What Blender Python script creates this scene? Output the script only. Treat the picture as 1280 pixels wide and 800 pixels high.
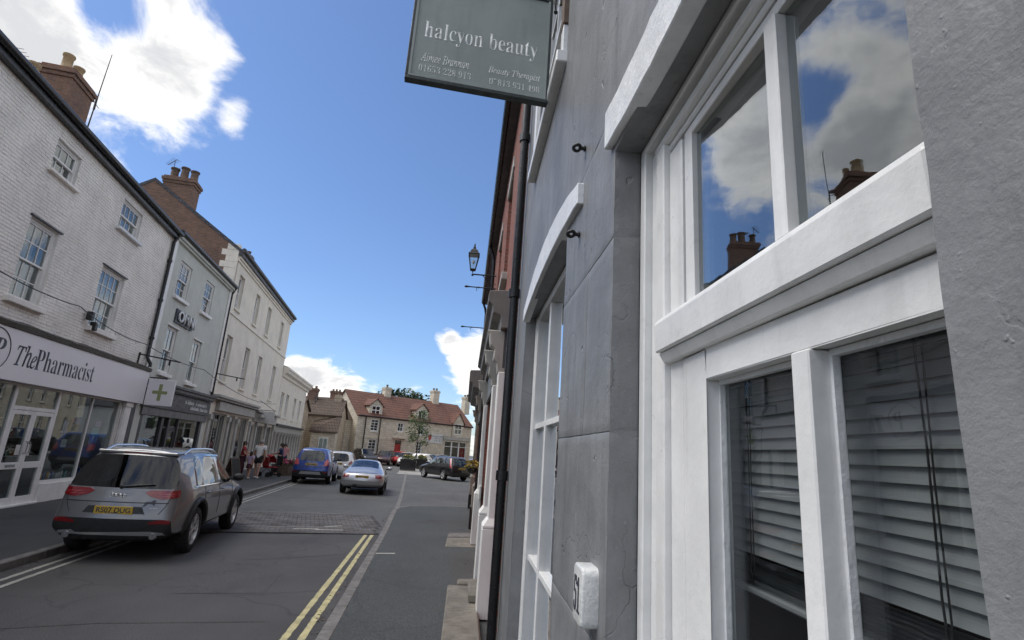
import bpy, bmesh, math, random
from mathutils import Vector, Matrix, noise
from mathutils.bvhtree import BVHTree
for _o in list(bpy.data.objects): bpy.data.objects.remove(_o)
SC = bpy.context.scene
COL = SC.collection
RND = random.Random(11)
rad = math.radians
PI = math.pi

# ------------------------------------------------------------------ camera
FPX, CX, CY, CAMH = 675.0, 640.0, 400.0, 1.95
_u = Vector((825 - CX, -2300 - CY, FPX)).normalized()
_y = Vector((580 - CX, 566 - CY, FPX)); _y = (_y - _u * _y.dot(_u)).normalized()
_x = _y.cross(_u)
right = Vector((_x[0], _y[0], _u[0])); up = -Vector((_x[1], _y[1], _u[1])); back = -Vector((_x[2], _y[2], _u[2]))
cam = bpy.data.cameras.new('camera'); cam.sensor_width = 36; cam.lens = FPX / 1280 * 36
cam.clip_start = 0.03; cam.clip_end = 3000
camo = bpy.data.objects.new('camera', cam); COL.objects.link(camo)
camo.matrix_world = Matrix(((right[0], up[0], back[0], 0), (right[1], up[1], back[1], 0), (right[2], up[2], back[2], CAMH), (0, 0, 0, 1)))
SC.camera = camo
C0 = Vector((0, 0, CAMH))
def ray(px, py):
    d = Vector((px - CX, py - CY, FPX)); return Vector((d.dot(_x), d.dot(_y), d.dot(_u)))
def ground_at(px, py, z=0.0):
    r = ray(px, py); return C0 + r * ((z - CAMH) / r.z)

# ------------------------------------------------------------------ world and sun
SUN_EL, SUN_AZ = rad(58), rad(-90)           # azimuth from +Y towards +X
sun_dir = Vector((math.sin(SUN_AZ) * math.cos(SUN_EL), math.cos(SUN_AZ) * math.cos(SUN_EL), math.sin(SUN_EL)))
W = bpy.data.worlds.new('World'); SC.world = W; W.use_nodes = True
nt = W.node_tree; nt.nodes.clear()
def nd(t, typ, **kw):
    n = t.nodes.new(typ)
    for k, v in kw.items(): setattr(n, k, v)
    return n
def mth(t, op, a, b=None, c=None, clamp=False):
    n = t.nodes.new('ShaderNodeMath'); n.operation = op; n.use_clamp = clamp
    for i, q in enumerate((a, b, c)):
        if q is None: continue
        if isinstance(q, (int, float)): n.inputs[i].default_value = q
        else: t.links.new(q, n.inputs[i])
    return n.outputs[0]
def mixc(t, fac, a, b, blend='MIX'):
    n = t.nodes.new('ShaderNodeMix'); n.data_type = 'RGBA'; n.blend_type = blend
    for s, q in ((n.inputs[0], fac), (n.inputs[6], a), (n.inputs[7], b)):
        if isinstance(q, (int, float)): s.default_value = q
        elif isinstance(q, (tuple, list)): s.default_value = (*q[:3], 1)
        else: t.links.new(q, s)
    return n.outputs[2]
def mrange(t, v, a, b, c=0.0, d=1.0, smooth=True):
    n = t.nodes.new('ShaderNodeMapRange')
    n.interpolation_type = 'SMOOTHSTEP' if smooth else 'LINEAR'
    t.links.new(v, n.inputs[0])
    for i, q in enumerate((a, b, c, d)): n.inputs[i + 1].default_value = q
    return n.outputs[0]
sky = nd(nt, 'ShaderNodeTexSky', sky_type='NISHITA', sun_disc=False, sun_elevation=SUN_EL, sun_rotation=SUN_AZ,
         altitude=50, air_density=1.0, dust_density=0.5, ozone_density=5)
tc = nd(nt, 'ShaderNodeTexCoord')
DIR = tc.outputs['Generated']
sep = nd(nt, 'ShaderNodeSeparateXYZ'); nt.links.new(DIR, sep.inputs[0])
den = mth(nt, 'ADD', mth(nt, 'MAXIMUM', sep.outputs[2], 0.0), 0.32)
vm = nd(nt, 'ShaderNodeVectorMath', operation='SCALE'); nt.links.new(DIR, vm.inputs[0]); nt.links.new(mth(nt, 'DIVIDE', 1.0, den), vm.inputs[3])
def nz(scale, detail, rough, dist, off):
    mp = nd(nt, 'ShaderNodeMapping'); nt.links.new(vm.outputs[0], mp.inputs[0]); mp.inputs[1].default_value = off
    n = nd(nt, 'ShaderNodeTexNoise'); nt.links.new(mp.outputs[0], n.inputs[0])
    n.inputs['Scale'].default_value = scale; n.inputs['Detail'].default_value = detail
    n.inputs['Roughness'].default_value = rough; n.inputs['Distortion'].default_value = dist
    return n.outputs[0]
CLOUD_OFF = (3.1, 1.7, 0.4)
n1 = nz(4.2, 13, 0.61, 0.45, CLOUD_OFF)
def blob(px, py, r0, r1, amp):
    d = ray(px, py).normalized()
    v = nd(nt, 'ShaderNodeVectorMath', operation='DOT_PRODUCT'); nt.links.new(DIR, v.inputs[0]); v.inputs[1].default_value = d
    return mrange(nt, v.outputs['Value'], math.cos(r1), math.cos(r0), 0.0, amp)
cov = mth(nt, 'ADD', n1, 0.115)
for b_ in ((185, 80, .06, .24, .23), (130, 165, .04, .2, .13), (260, 50, .03, .14, .18), (262, 125, .03, .13, .19), (318, 155, .0, .06, .26), (285, 185, .0, .05, .12), (430, 250, .25, .50, -.42), (520, 130, .2, .42, -.32), (400, 60, .02, .14, -.12),
           (20, 0, .02, .08, .2), (98, 8, .0, .09, -.22), (330, 110, .0, .05, -.05), (395, 478, .02, .09, .30), (330, 500, .02, .14, .24), (450, 492, .01, .07, .26), (520, 500, .0, .06, .2), (585, 455, .01, .075, .36), (556, 423, .0, .035, .34), (620, 440, .02, .1, .24)):
    cov = mth(nt, 'ADD', cov, blob(*b_))
mask = mrange(nt, cov, 0.52, 0.71)
n2 = nz(5.5, 9, 0.62, 0.4, (7.7, 2.2, 1.4))
core = mrange(nt, cov, 0.60, 0.76)
shade = mth(nt, 'MULTIPLY', core, mrange(nt, n2, 0.36, 0.66))
CL = 5.2
ccol = mixc(nt, shade, (CL * 1.0, CL * .98, CL * .95), (CL * .58, CL * .59, CL * .61))
skyc = mixc(nt, 1.0, sky.outputs[0], (.61, .635, .69), 'MULTIPLY')
allc = mixc(nt, mask, skyc, ccol)
bg = nd(nt, 'ShaderNodeBackground'); nt.links.new(allc, bg.inputs[0]); bg.inputs[1].default_value = 0.050
wo = nd(nt, 'ShaderNodeOutputWorld'); nt.links.new(bg.outputs[0], wo.inputs[0])
sl = bpy.data.lights.new('sun', 'SUN'); sl.energy = .62; sl.angle = rad(48); sl.color = (1.0, .95, .87)
so = bpy.data.objects.new('sun', sl); COL.objects.link(so); so.location = sun_dir * 60
so.rotation_euler = sun_dir.to_track_quat('Z', 'Y').to_euler()
vs = SC.view_settings; vs.view_transform = 'Standard'; vs.look = 'None'; vs.gamma = 1; vs.exposure = 2.32; vs.use_curve_mapping = False
SC.cycles.max_bounces = 8; SC.cycles.transparent_max_bounces = 12; SC.cycles.caustics_reflective = False; SC.cycles.caustics_refractive = False
SC.cycles.sample_clamp_indirect = 6
try: SC.cycles.use_denoising = True
except Exception: pass

# ------------------------------------------------------------------ materials
def newmat(name):
    m = bpy.data.materials.new(name); m.use_nodes = True
    t = m.node_tree; b = t.nodes['Principled BSDF']
    return m, t, b
def coords(t, flat=False, scale=None):
    c = t.nodes.new('ShaderNodeTexCoord'); v = c.outputs['Object']
    if flat:      # (x + y, z) so that masonry runs round corners
        s = t.nodes.new('ShaderNodeSeparateXYZ'); t.links.new(v, s.inputs[0])
        k = t.nodes.new('ShaderNodeCombineXYZ'); t.links.new(mth(t, 'ADD', s.outputs[0], s.outputs[1]), k.inputs[0]); t.links.new(s.outputs[2], k.inputs[1]); v = k.outputs[0]
    if scale:
        mp = t.nodes.new('ShaderNodeMapping'); mp.inputs[3].default_value = scale; t.links.new(v, mp.inputs[0]); v = mp.outputs[0]
    return v
def noise_n(t, v, scale, detail=5, rough=.55, dist=0):
    n = t.nodes.new('ShaderNodeTexNoise'); t.links.new(v, n.inputs[0])
    n.inputs['Scale'].default_value = scale; n.inputs['Detail'].default_value = detail; n.inputs['Roughness'].default_value = rough; n.inputs['Distortion'].default_value = dist
    return n.outputs[0]
def bump(t, b, h, dist, strength=1.0, prev=None):
    n = t.nodes.new('ShaderNodeBump'); n.inputs['Strength'].default_value = strength; n.inputs['Distance'].default_value = dist
    t.links.new(h, n.inputs['Height'])
    if prev is not None: t.links.new(prev, n.inputs['Normal'])
    t.links.new(n.outputs[0], b.inputs['Normal']); return n.outputs[0]
def sh(c, k): return tuple(min(1, max(0, q * k)) for q in c)
def paint(name, col, rough=.5, var=.12, vscale=3.0, bscale=0, bdist=.002, metal=0, coat=0, streak=0.0, spec=.5, dirt=0.0, dirtcol=(.05, .045, .04), fine=0.0, rvar=.12):
    m, t, b = newmat(name)
    v = coords(t)
    c = mixc(t, mrange(t, noise_n(t, v, vscale, 6, .6), .3, .7), sh(col, 1 - var), sh(col, 1 + var))
    if fine: c = mixc(t, mrange(t, noise_n(t, v, 220, 2), .35, .65), c, mixc(t, 1.0, c, (1 - fine,) * 3, 'MULTIPLY'))
    if streak:
        vs_ = coords(t, scale=(9, 9, .7))
        c = mixc(t, mth(t, 'MULTIPLY', mrange(t, noise_n(t, vs_, 1.6, 5, .6), .5, .78), streak), c, dirtcol)
    if dirt:
        c = mixc(t, mth(t, 'MULTIPLY', mrange(t, noise_n(t, v, vscale * 3.7, 9, .68, .4), .56, .72), dirt), c, dirtcol)
    t.links.new(c, b.inputs['Base Color'])
    t.links.new(mrange(t, noise_n(t, v, vscale * 2.3, 4), .3, .7, max(.02, rough - rvar * rough * 2), min(1, rough + rvar * rough * 2)), b.inputs['Roughness'])
    b.inputs['Metallic'].default_value = metal; b.inputs['Specular IOR Level'].default_value = spec
    b.inputs['Coat Weight'].default_value = coat; b.inputs['Coat Roughness'].default_value = .04
    if bscale: bump(t, b, noise_n(t, v, bscale, 8, .6), bdist)
    return m
def masonry(name, c1, c2, mortar, bw, bh, mort=.012, rough=.85, bdist=.008, var=.5, offset=.5, squash=1.0, wob=.0, dirt=.3, grime=(.05, .045, .04)):
    m, t, b = newmat(name)
    v = coords(t, flat=True)
    if wob:
        w = t.nodes.new('ShaderNodeTexNoise'); t.links.new(v, w.inputs[0]); w.inputs['Scale'].default_value = 2.2; w.inputs['Detail'].default_value = 4
        s1 = t.nodes.new('ShaderNodeVectorMath'); s1.operation = 'MULTIPLY_ADD'; t.links.new(w.outputs['Color'], s1.inputs[0]); s1.inputs[1].default_value = (wob, wob, 0); t.links.new(v, s1.inputs[2]); v = s1.outputs[0]
    k = t.nodes.new('ShaderNodeTexBrick'); t.links.new(v, k.inputs['Vector'])
    k.offset = offset; k.squash = squash; k.squash_frequency = 3
    k.inputs['Color1'].default_value = (*c1, 1); k.inputs['Color2'].default_value = (*c2, 1); k.inputs['Mortar'].default_value = (*mortar, 1)
    k.inputs['Scale'].default_value = 1; k.inputs['Mortar Size'].default_value = mort; k.inputs['Mortar Smooth'].default_value = .3
    k.inputs['Bias'].default_value = 0; k.inputs['Brick Width'].default_value = bw; k.inputs['Row Height'].default_value = bh
    c = k.outputs['Color']
    c = mixc(t, var, c, mixc(t, noise_n(t, v, 1.0 / bw * .9, 5, .7), (.25, .25, .25), (1.6, 1.55, 1.5)), 'MULTIPLY')
    if dirt: c = mixc(t, mth(t, 'MULTIPLY', mrange(t, noise_n(t, coords(t, scale=(1, 1, .45)), .9, 7, .65), .48, .75), dirt), c, grime)
    t.links.new(c, b.inputs['Base Color']); b.inputs['Roughness'].default_value = rough
    h = mth(t, 'ADD', mth(t, 'MULTIPLY', mth(t, 'SUBTRACT', 1.0, k.outputs['Fac']), 1.0), mth(t, 'MULTIPLY', noise_n(t, v, 4 / bh, 4), .5))
    bump(t, b, h, bdist)
    return m
def glass(name, tint=(.86, .9, .88), ior=1.5, wave=.0, boost=1.0, rough=0.0):
    m, t, b = newmat(name); t.nodes.remove(b)
    out = t.nodes['Material Output']
    tr = t.nodes.new('ShaderNodeBsdfTransparent'); tr.inputs[0].default_value = (*tint, 1)
    gl = t.nodes.new('ShaderNodeBsdfGlossy'); gl.inputs['Roughness'].default_value = rough; gl.inputs[0].default_value = (.95, .97, 1, 1)
    fr = t.nodes.new('ShaderNodeFresnel'); ge = t.nodes.new('ShaderNodeNewGeometry')      # same reflectance from either side of the pane
    t.links.new(mth(t, 'ADD', mth(t, 'MULTIPLY', ge.outputs['Backfacing'], 1 / ior - ior), ior), fr.inputs[0])
    if wave:
        bp = t.nodes.new('ShaderNodeBump'); bp.inputs['Distance'].default_value = wave
        t.links.new(noise_n(t, coords(t), 3.0, 2), bp.inputs['Height']); t.links.new(bp.outputs[0], gl.inputs['Normal'])
    mx = t.nodes.new('ShaderNodeMixShader')
    t.links.new(mth(t, 'MULTIPLY', fr.outputs[0], boost, clamp=True), mx.inputs[0]); t.links.new(tr.outputs[0], mx.inputs[1]); t.links.new(gl.outputs[0], mx.inputs[2])
    t.links.new(mx.outputs[0], out.inputs[0]); return m
def lens(name, col, emit=0):
    m, t, b = newmat(name); b.inputs['Base Color'].default_value = (*col, 1); b.inputs['Roughness'].default_value = .08
    b.inputs['Coat Weight'].default_value = 1; b.inputs['Specular IOR Level'].default_value = .6
    w = t.nodes.new('ShaderNodeTexWave'); w.inputs['Scale'].default_value = 14; t.links.new(coords(t), w.inputs[0]); bump(t, b, w.outputs[1], .004, .5)
    return m
def asphalt(name, col, var=.18, spec=.3, crack=.35):
    m, t, b = newmat(name); v = coords(t)
    c = mixc(t, mrange(t, noise_n(t, v, .35, 7, .65), .3, .7), sh(col, 1 - var), sh(col, 1 + var))
    c = mixc(t, mrange(t, noise_n(t, v, 90, 3, .7), .3, .7), mixc(t, 1.0, c, (.42, .42, .43), 'MULTIPLY'), mixc(t, 1.0, c, (1.8, 1.78, 1.74), 'MULTIPLY'))
    c = mixc(t, mth(t, 'MULTIPLY', mrange(t, noise_n(t, coords(t, scale=(1.3, .25, 1)), 1.1, 6, .6), .5, .75), .35), c, sh(col, .62))
    if crack:
        vo = t.nodes.new('ShaderNodeTexVoronoi'); vo.feature = 'DISTANCE_TO_EDGE'; vo.inputs['Scale'].default_value = .45
        w = t.nodes.new('ShaderNodeTexNoise'); t.links.new(v, w.inputs[0]); w.inputs['Scale'].default_value = 1.5; w.inputs['Detail'].default_value = 6
        s1 = t.nodes.new('ShaderNodeVectorMath'); s1.operation = 'MULTIPLY_ADD'; t.links.new(w.outputs['Color'], s1.inputs[0]); s1.inputs[1].default_value = (1.1, 1.1, 0); t.links.new(v, s1.inputs[2]); t.links.new(s1.outputs[0], vo.inputs['Vector'])
        c = mixc(t, mth(t, 'MULTIPLY', mrange(t, vo.outputs['Distance'], .004, .011, 1.0, 0.0), crack), c, sh(col, .4))
    t.links.new(c, b.inputs['Base Color']); b.inputs['Roughness'].default_value = .78; b.inputs['Specular IOR Level'].default_value = spec
    bump(t, b, noise_n(t, v, 130, 4, .7), .004, .8); return m
MT = {}
MT['render'] = None
def _render_paint(name, col, dist=.004, gloss=.5):
    m, t, b = newmat(name); v = coords(t)
    c = mixc(t, mrange(t, noise_n(t, v, 2.4, 7, .65, .3), .3, .7), sh(col, .80), sh(col, 1.15))
    c = mixc(t, mrange(t, noise_n(t, coords(t, scale=(5, 5, .5)), 2.0, 7, .68), .46, .72), c, sh(col, .70))
    c = mixc(t, mth(t, 'MULTIPLY', mrange(t, noise_n(t, coords(t, scale=(11, 11, .35)), 1.3, 5, .6), .58, .75), .5), c, sh((col[0] * 1.02, col[1], col[2] * .9), 1.25))
    vo = t.nodes.new('ShaderNodeTexVoronoi'); vo.feature = 'DISTANCE_TO_EDGE'; vo.inputs['Scale'].default_value = 1.1
    w_ = t.nodes.new('ShaderNodeTexNoise'); t.links.new(v, w_.inputs[0]); w_.inputs['Scale'].default_value = 3.0; w_.inputs['Detail'].default_value = 7
    s1_ = t.nodes.new('ShaderNodeVectorMath'); s1_.operation = 'MULTIPLY_ADD'; t.links.new(w_.outputs['Color'], s1_.inputs[0]); s1_.inputs[1].default_value = (.5, .5, .5); t.links.new(v, s1_.inputs[2]); t.links.new(s1_.outputs[0], vo.inputs['Vector'])
    crk = mth(t, 'MULTIPLY', mrange(t, vo.outputs['Distance'], .0015, .005, 1.0, 0.0), mrange(t, noise_n(t, v, 1.7, 3), .45, .6))
    c = mixc(t, mth(t, 'MULTIPLY', crk, .28), c, sh(col, .45))
    c = mixc(t, mth(t, 'MULTIPLY', mrange(t, noise_n(t, v, 38, 4, .7), .64, .70), .6), c, sh(col, 1.35))
    t.links.new(c, b.inputs['Base Color']); b.inputs['Roughness'].default_value = gloss; b.inputs['Specular IOR Level'].default_value = .4
    h = mth(t, 'ADD', mth(t, 'MULTIPLY', noise_n(t, v, 16, 6, .55), 1.0), mth(t, 'MULTIPLY', noise_n(t, v, 95, 6, .65), .42))
    h = mth(t, 'ADD', h, mth(t, 'MULTIPLY', mrange(t, noise_n(t, v, 60, 2, .5), .66, .78), .35))
    pit = mrange(t, noise_n(t, v, 11, 2, .5, .6), .24, .30, 1.0, 0.0)
    h = mth(t, 'SUBTRACT', mth(t, 'SUBTRACT', h, mth(t, 'MULTIPLY', pit, 1.6)), mth(t, 'MULTIPLY', crk, .8))
    bump(t, b, h, dist); return m
MT['render'] = _render_paint('grey wall paint', (.205, .209, .215), .0036)
MT['white'] = paint('white gloss paint', (.76, .76, .75), .36, .07, 5, 42, .0013, spec=.5, streak=.20, dirt=.16, dirtcol=(.28, .27, .25))
MT['white_old'] = paint('flaking white paint', (.74, .75, .76), .45, .07, 9, 55, .004, dirt=.35, dirtcol=(.25, .25, .25))
MT['white_far'] = paint('white joinery paint', (.80, .79, .76), .5, .06, 3, streak=.2, dirtcol=(.3, .29, .27))
MT['cream'] = paint('cream wall paint', (.78, .725, .62), .8, .07, 1.2, 26, .006, streak=.35, dirtcol=(.33, .30, .26))
MT['cream_trim'] = paint('cream trim paint', (.79, .735, .635), .7, .06, 2, streak=.3, dirtcol=(.33, .30, .26))
MT['sage'] = paint('sage wall paint', (.56, .575, .52), .8, .06, 1.4, 30, .005, streak=.3, dirtcol=(.25, .26, .24))
MT['wbrick'] = paint('painted brick', (.86, .825, .765), .72, .11, .9, 60, .006, streak=.3, dirtcol=(.50, .47, .43), dirt=.14)
MT['wjoint'] = paint('painted mortar', (.72, .70, .665), .85, .1, 1.5, 60, .004)
MT['black'] = paint('black gloss paint', (.008, .008, .009), .32, .2, 6, 40, .001, spec=.5)
MT['iron'] = paint('black iron', (.015, .015, .016), .5, .25, 9, 60, .001)
MT['dark'] = paint('charcoal paint', (.055, .055, .06), .5, .1, 3, streak=.2)
MT['anth'] = paint('grey shopfront paint', (.12, .12, .12), .5, .1, 2, streak=.25, dirtcol=(.07, .07, .07))
MT['stonegrey'] = paint('stone grey paint', (.40, .385, .35), .6, .1, 2, streak=.35, dirtcol=(.16, .15, .14))
MT['cornice'] = paint('weathered cornice paint', (.20, .19, .175), .6, .14, 2, streak=.4, dirtcol=(.08, .075, .07))
MT['stonebrown'] = paint('brown sandstone', (.30, .26, .22), .8, .18, 3, 30, .004, streak=.4, dirtcol=(.10, .09, .08))
MT['fascia'] = paint('pale lilac fascia', (.78, .76, .78), .45, .025, .8, rvar=.05)
MT['signgrey'] = paint('grey green sign paint', (.31, .35, .335), .42, .10, 2.2, 90, .0012, streak=.22, dirtcol=(.10, .12, .12))
MT['signedge'] = paint('dark sign edge', (.035, .045, .045), .5, .3, 8, dirt=.5, dirtcol=(.16, .19, .17))
MT['letter'] = paint('pale lettering', (.84, .86, .85), .5, .08, 20)
MT['letter_faint'] = paint('worn lettering', (.78, .80, .79), .5, .2, 60)
MT['ink'] = paint('dark lettering', (.045, .05, .065), .5, .05)
MT['red_brick'] = masonry('red brick', (.32, .09, .055), (.20, .062, .042), (.20, .16, .13), .225, .075, .01)
MT['chimney_brick'] = masonry('weathered brick', (.27, .135, .085), (.17, .09, .062), (.22, .18, .145), .225, .075, .012, dirt=.35)
MT['rubble'] = masonry('limestone rubble', (.60, .50, .36), (.45, .37, .265), (.36, .31, .24), .42, .19, .018, var=.65, wob=.22, squash=.7, dirt=.35, grime=(.13, .11, .085))
MT['ashlar'] = masonry('pale limestone', (.70, .64, .52), (.58, .52, .41), (.42, .38, .31), .5, .22, .014, var=.5, wob=.06, dirt=.35, grime=(.17, .15, .12))
MT['tile_brown'] = paint('brown clay tile', (.115, .055, .036), .85, .45, 5, dirt=.5, dirtcol=(.05, .045, .035), fine=.3)
MT['tile_red'] = masonry('red pantile', (.225, .098, .066), (.155, .078, .058), (.07, .035, .025), .28, .3, .03, var=.6, bdist=.04, dirt=.35, grime=(.10, .06, .04))
MT['tile_dull'] = masonry('dull brown tile', (.125, .085, .06), (.09, .065, .05), (.05, .035, .03), .28, .3, .03, var=.6, bdist=.04, dirt=.4)
MT['slate'] = masonry('blue slate', (.075, .08, .095), (.10, .105, .115), (.03, .03, .035), .3, .2, .012, dirt=.2)
MT['pot'] = paint('buff chimney pot', (.42, .30, .17), .8, .15, 5, streak=.4)
MT['pot_dark'] = paint('sooty chimney pot', (.13, .09, .065), .85, .3, 5, streak=.4)
MT['lead'] = paint('lead flashing', (.12, .125, .13), .6, .2, 3)
MT['asphalt'] = asphalt('road asphalt', (.068, .066, .067))
MT['asphalt_far'] = asphalt('worn road asphalt', (.092, .093, .093), .14)
MT['pave'] = asphalt('footway asphalt', (.060, .064, .065), .12, crack=.25)
MT['pave_dark'] = asphalt('dark footway asphalt', (.062, .061, .060), .2)
MT['plaza'] = paint('pale paving', (.27, .26, .245), .85, .12, .8, 40, .002)
MT['kerb'] = paint('kerb stone', (.19, .18, .17), .85, .22, 6, 60, .004, dirt=.5, fine=.35)
MT['step'] = paint('worn step stone', (.20, .18, .15), .85, .25, 5, 60, .005, dirt=.6, fine=.3)
MT['sett'] = paint('grey brown sett', (.125, .115, .11), .85, .3, 1.3, 40, .004, fine=.3)
MT['yellow'] = paint('yellow road paint', (.56, .50, .26), .7, .22, 7, 60, .002, dirt=.95, dirtcol=(.12, .11, .09), fine=.3)
MT['paleline'] = paint('worn pale road paint', (.42, .41, .36), .7, .2, 4, dirt=.6, dirtcol=(.1, .1, .09), fine=.3)
MT['glass'] = glass('window glass', (.80, .84, .83), 1.52, boost=1.0)
MT['glass_old'] = glass('old window glass', (.78, .82, .81), 1.52, wave=.0012, boost=1.2)
MT['glass_near'] = glass('near window glass', (.72, .76, .76), 1.52, wave=.00035, boost=2.4)
MT['glass_low'] = glass('lower window glass', (.86, .88, .88), 1.5, wave=.0003, boost=.95)
MT['glass_car'] = glass('tinted car glass', (.10, .115, .12), 1.52, boost=1.2)
MT['glass_car_clear'] = glass('clear car glass', (.42, .48, .48), 1.52, boost=1.5)
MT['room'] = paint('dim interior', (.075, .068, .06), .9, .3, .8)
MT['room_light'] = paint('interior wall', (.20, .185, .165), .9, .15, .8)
MT['curtain'] = paint('net curtain', (.50, .50, .49), .9, .1, 6)
MT['blind'] = paint('dark grey blind slat', (.26, .265, .27), .45, .10, 4)
MT['cord'] = paint('blind cord', (.02, .02, .02), .8, .1)
MT['green_cross'] = paint('green cross', (.26, .30, .13), .5, .05)
MT['tyre'] = paint('tyre rubber', (.014, .014, .015), .8, .2, 8, fine=.2)
MT['alloy'] = paint('alloy rim', (.60, .61, .62), .28, .08, 8, metal=.35)
MT['plastic'] = paint('black plastic trim', (.022, .023, .025), .55, .15, 5, fine=.2)
MT['chrome'] = paint('chrome', (.62, .63, .64), .12, .04, 8, metal=1.0)
MT['tail'] = lens('red tail lens', (.20, .006, .010)); MT['tail_pink'] = lens('pale red tail lens', (.42, .06, .07)); MT['lamp_clear'] = lens('clear lamp lens', (.55, .55, .55))
MT['amber'] = lens('amber lens', (.55, .18, .02))
MT['plate'] = paint('yellow number plate', (.52, .34, .035), .4, .05)
MT['plate_w'] = paint('white number plate', (.62, .62, .58), .4, .05)
def carpaint(name, col, metal=.55, rough=.34):
    m, t, b = newmat(name); v = coords(t)
    c = mixc(t, mrange(t, noise_n(t, v, 900, 2), .3, .7), sh(col, .85), sh(col, 1.15))
    c = mixc(t, mth(t, 'MULTIPLY', mrange(t, noise_n(t, coords(t, scale=(1, 1, 2)), 2.2, 6, .65), .5, .8), .10), c, (.10, .09, .08))
    t.links.new(c, b.inputs['Base Color']); b.inputs['Metallic'].default_value = metal; b.inputs['Roughness'].default_value = rough
    b.inputs['Coat Weight'].default_value = 1; b.inputs['Coat Roughness'].default_value = .05; return m
MT['car_grey'] = carpaint('graphite car paint', (.19, .193, .20), .5)
MT['car_silver'] = carpaint('silver car paint', (.50, .51, .53), .7, .3)
MT['car_blue'] = carpaint('blue car paint', (.012, .045, .24), .35)
MT['car_white'] = carpaint('white car paint', (.62, .62, .61), .0)
MT['car_black'] = carpaint('black car paint', (.010, .010, .012), .2)
MT['car_maroon'] = carpaint('dark maroon car paint', (.05, .012, .012), .3)
MT['car_dark'] = carpaint('dark grey car paint', (.045, .047, .052), .5)
MT['skin'] = paint('skin', (.48, .27, .19), .55, .08, 8); MT['hair_dark'] = paint('dark hair', (.025, .017, .012), .6, .3, 30); MT['hair_grey'] = paint('grey hair', (.30, .28, .26), .7, .2, 30)
def cloth(name, col): return paint(name, col, .85, .12, 12, 60, .003)
MT['c_white'] = cloth('white cotton', (.66, .66, .65)); MT['c_red'] = cloth('red cotton', (.26, .018, .022)); MT['c_lilac'] = cloth('lilac cotton', (.42, .33, .47)); MT['c_black'] = cloth('black cotton', (.02, .02, .022)); MT['c_maroon'] = cloth('maroon cotton', (.06, .015, .025)); MT['c_blue'] = cloth('navy cotton', (.03, .045, .10)); MT['c_pink'] = cloth('pink cotton', (.50, .22, .24))
MT['canvas_red'] = cloth('red canvas', (.30, .02, .022))
MT['door_red'] = paint('red door paint', (.36, .025, .02), .4, .1, 3)
MT['blackboard'] = paint('blackboard', (.03, .032, .032), .7, .25, 8, dirt=.3, dirtcol=(.16, .16, .15))
MT['wood'] = paint('brown timber', (.11, .075, .055), .7, .3, 4, 30, .002, streak=.3)
MT['bark'] = paint('bark', (.07, .055, .04), .9, .3, 9, 30, .006)
def leaf(name, c):
    m, t, b = newmat(name); oi = coords(t)
    c_ = mixc(t, mrange(t, noise_n(t, oi, 2.2, 4), .3, .7), sh(c, .6), sh(c, 1.4)); t.links.new(c_, b.inputs['Base Color']); b.inputs['Roughness'].default_value = .6
    return m
MT['leaf'] = leaf('green leaves', (.075, .12, .035)); MT['leaf_dark'] = leaf('dark leaves', (.035, .06, .022)); MT['leaf_y'] = leaf('yellow flowers', (.36, .26, .03)); MT['fl_pink'] = leaf('magenta flowers', (.50, .03, .16)); MT['fl_red'] = leaf('red flowers', (.45, .02, .02)); MT['fl_white'] = leaf('white flowers', (.6, .58, .52))
for nm, cc in (('p_blue', (.03, .10, .34)), ('p_red', (.42, .05, .05)), ('p_teal', (.05, .30, .33)), ('p_white', (.62, .62, .60)), ('p_green', (.08, .25, .08)), ('p_orange', (.5, .25, .06)), ('p_violet', (.30, .16, .34))):
    MT[nm] = paint(nm[2:] + ' print', cc, .45, .1, 9)
_lb, _lt, _lbs = newmat('glowing bulb'); _lbs.inputs['Base Color'].default_value = (.8, .78, .7, 1); _lbs.inputs['Emission Color'].default_value = (1, .95, .85, 1); _lbs.inputs['Emission Strength'].default_value = .0; MT['bulb'] = _lb

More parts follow.
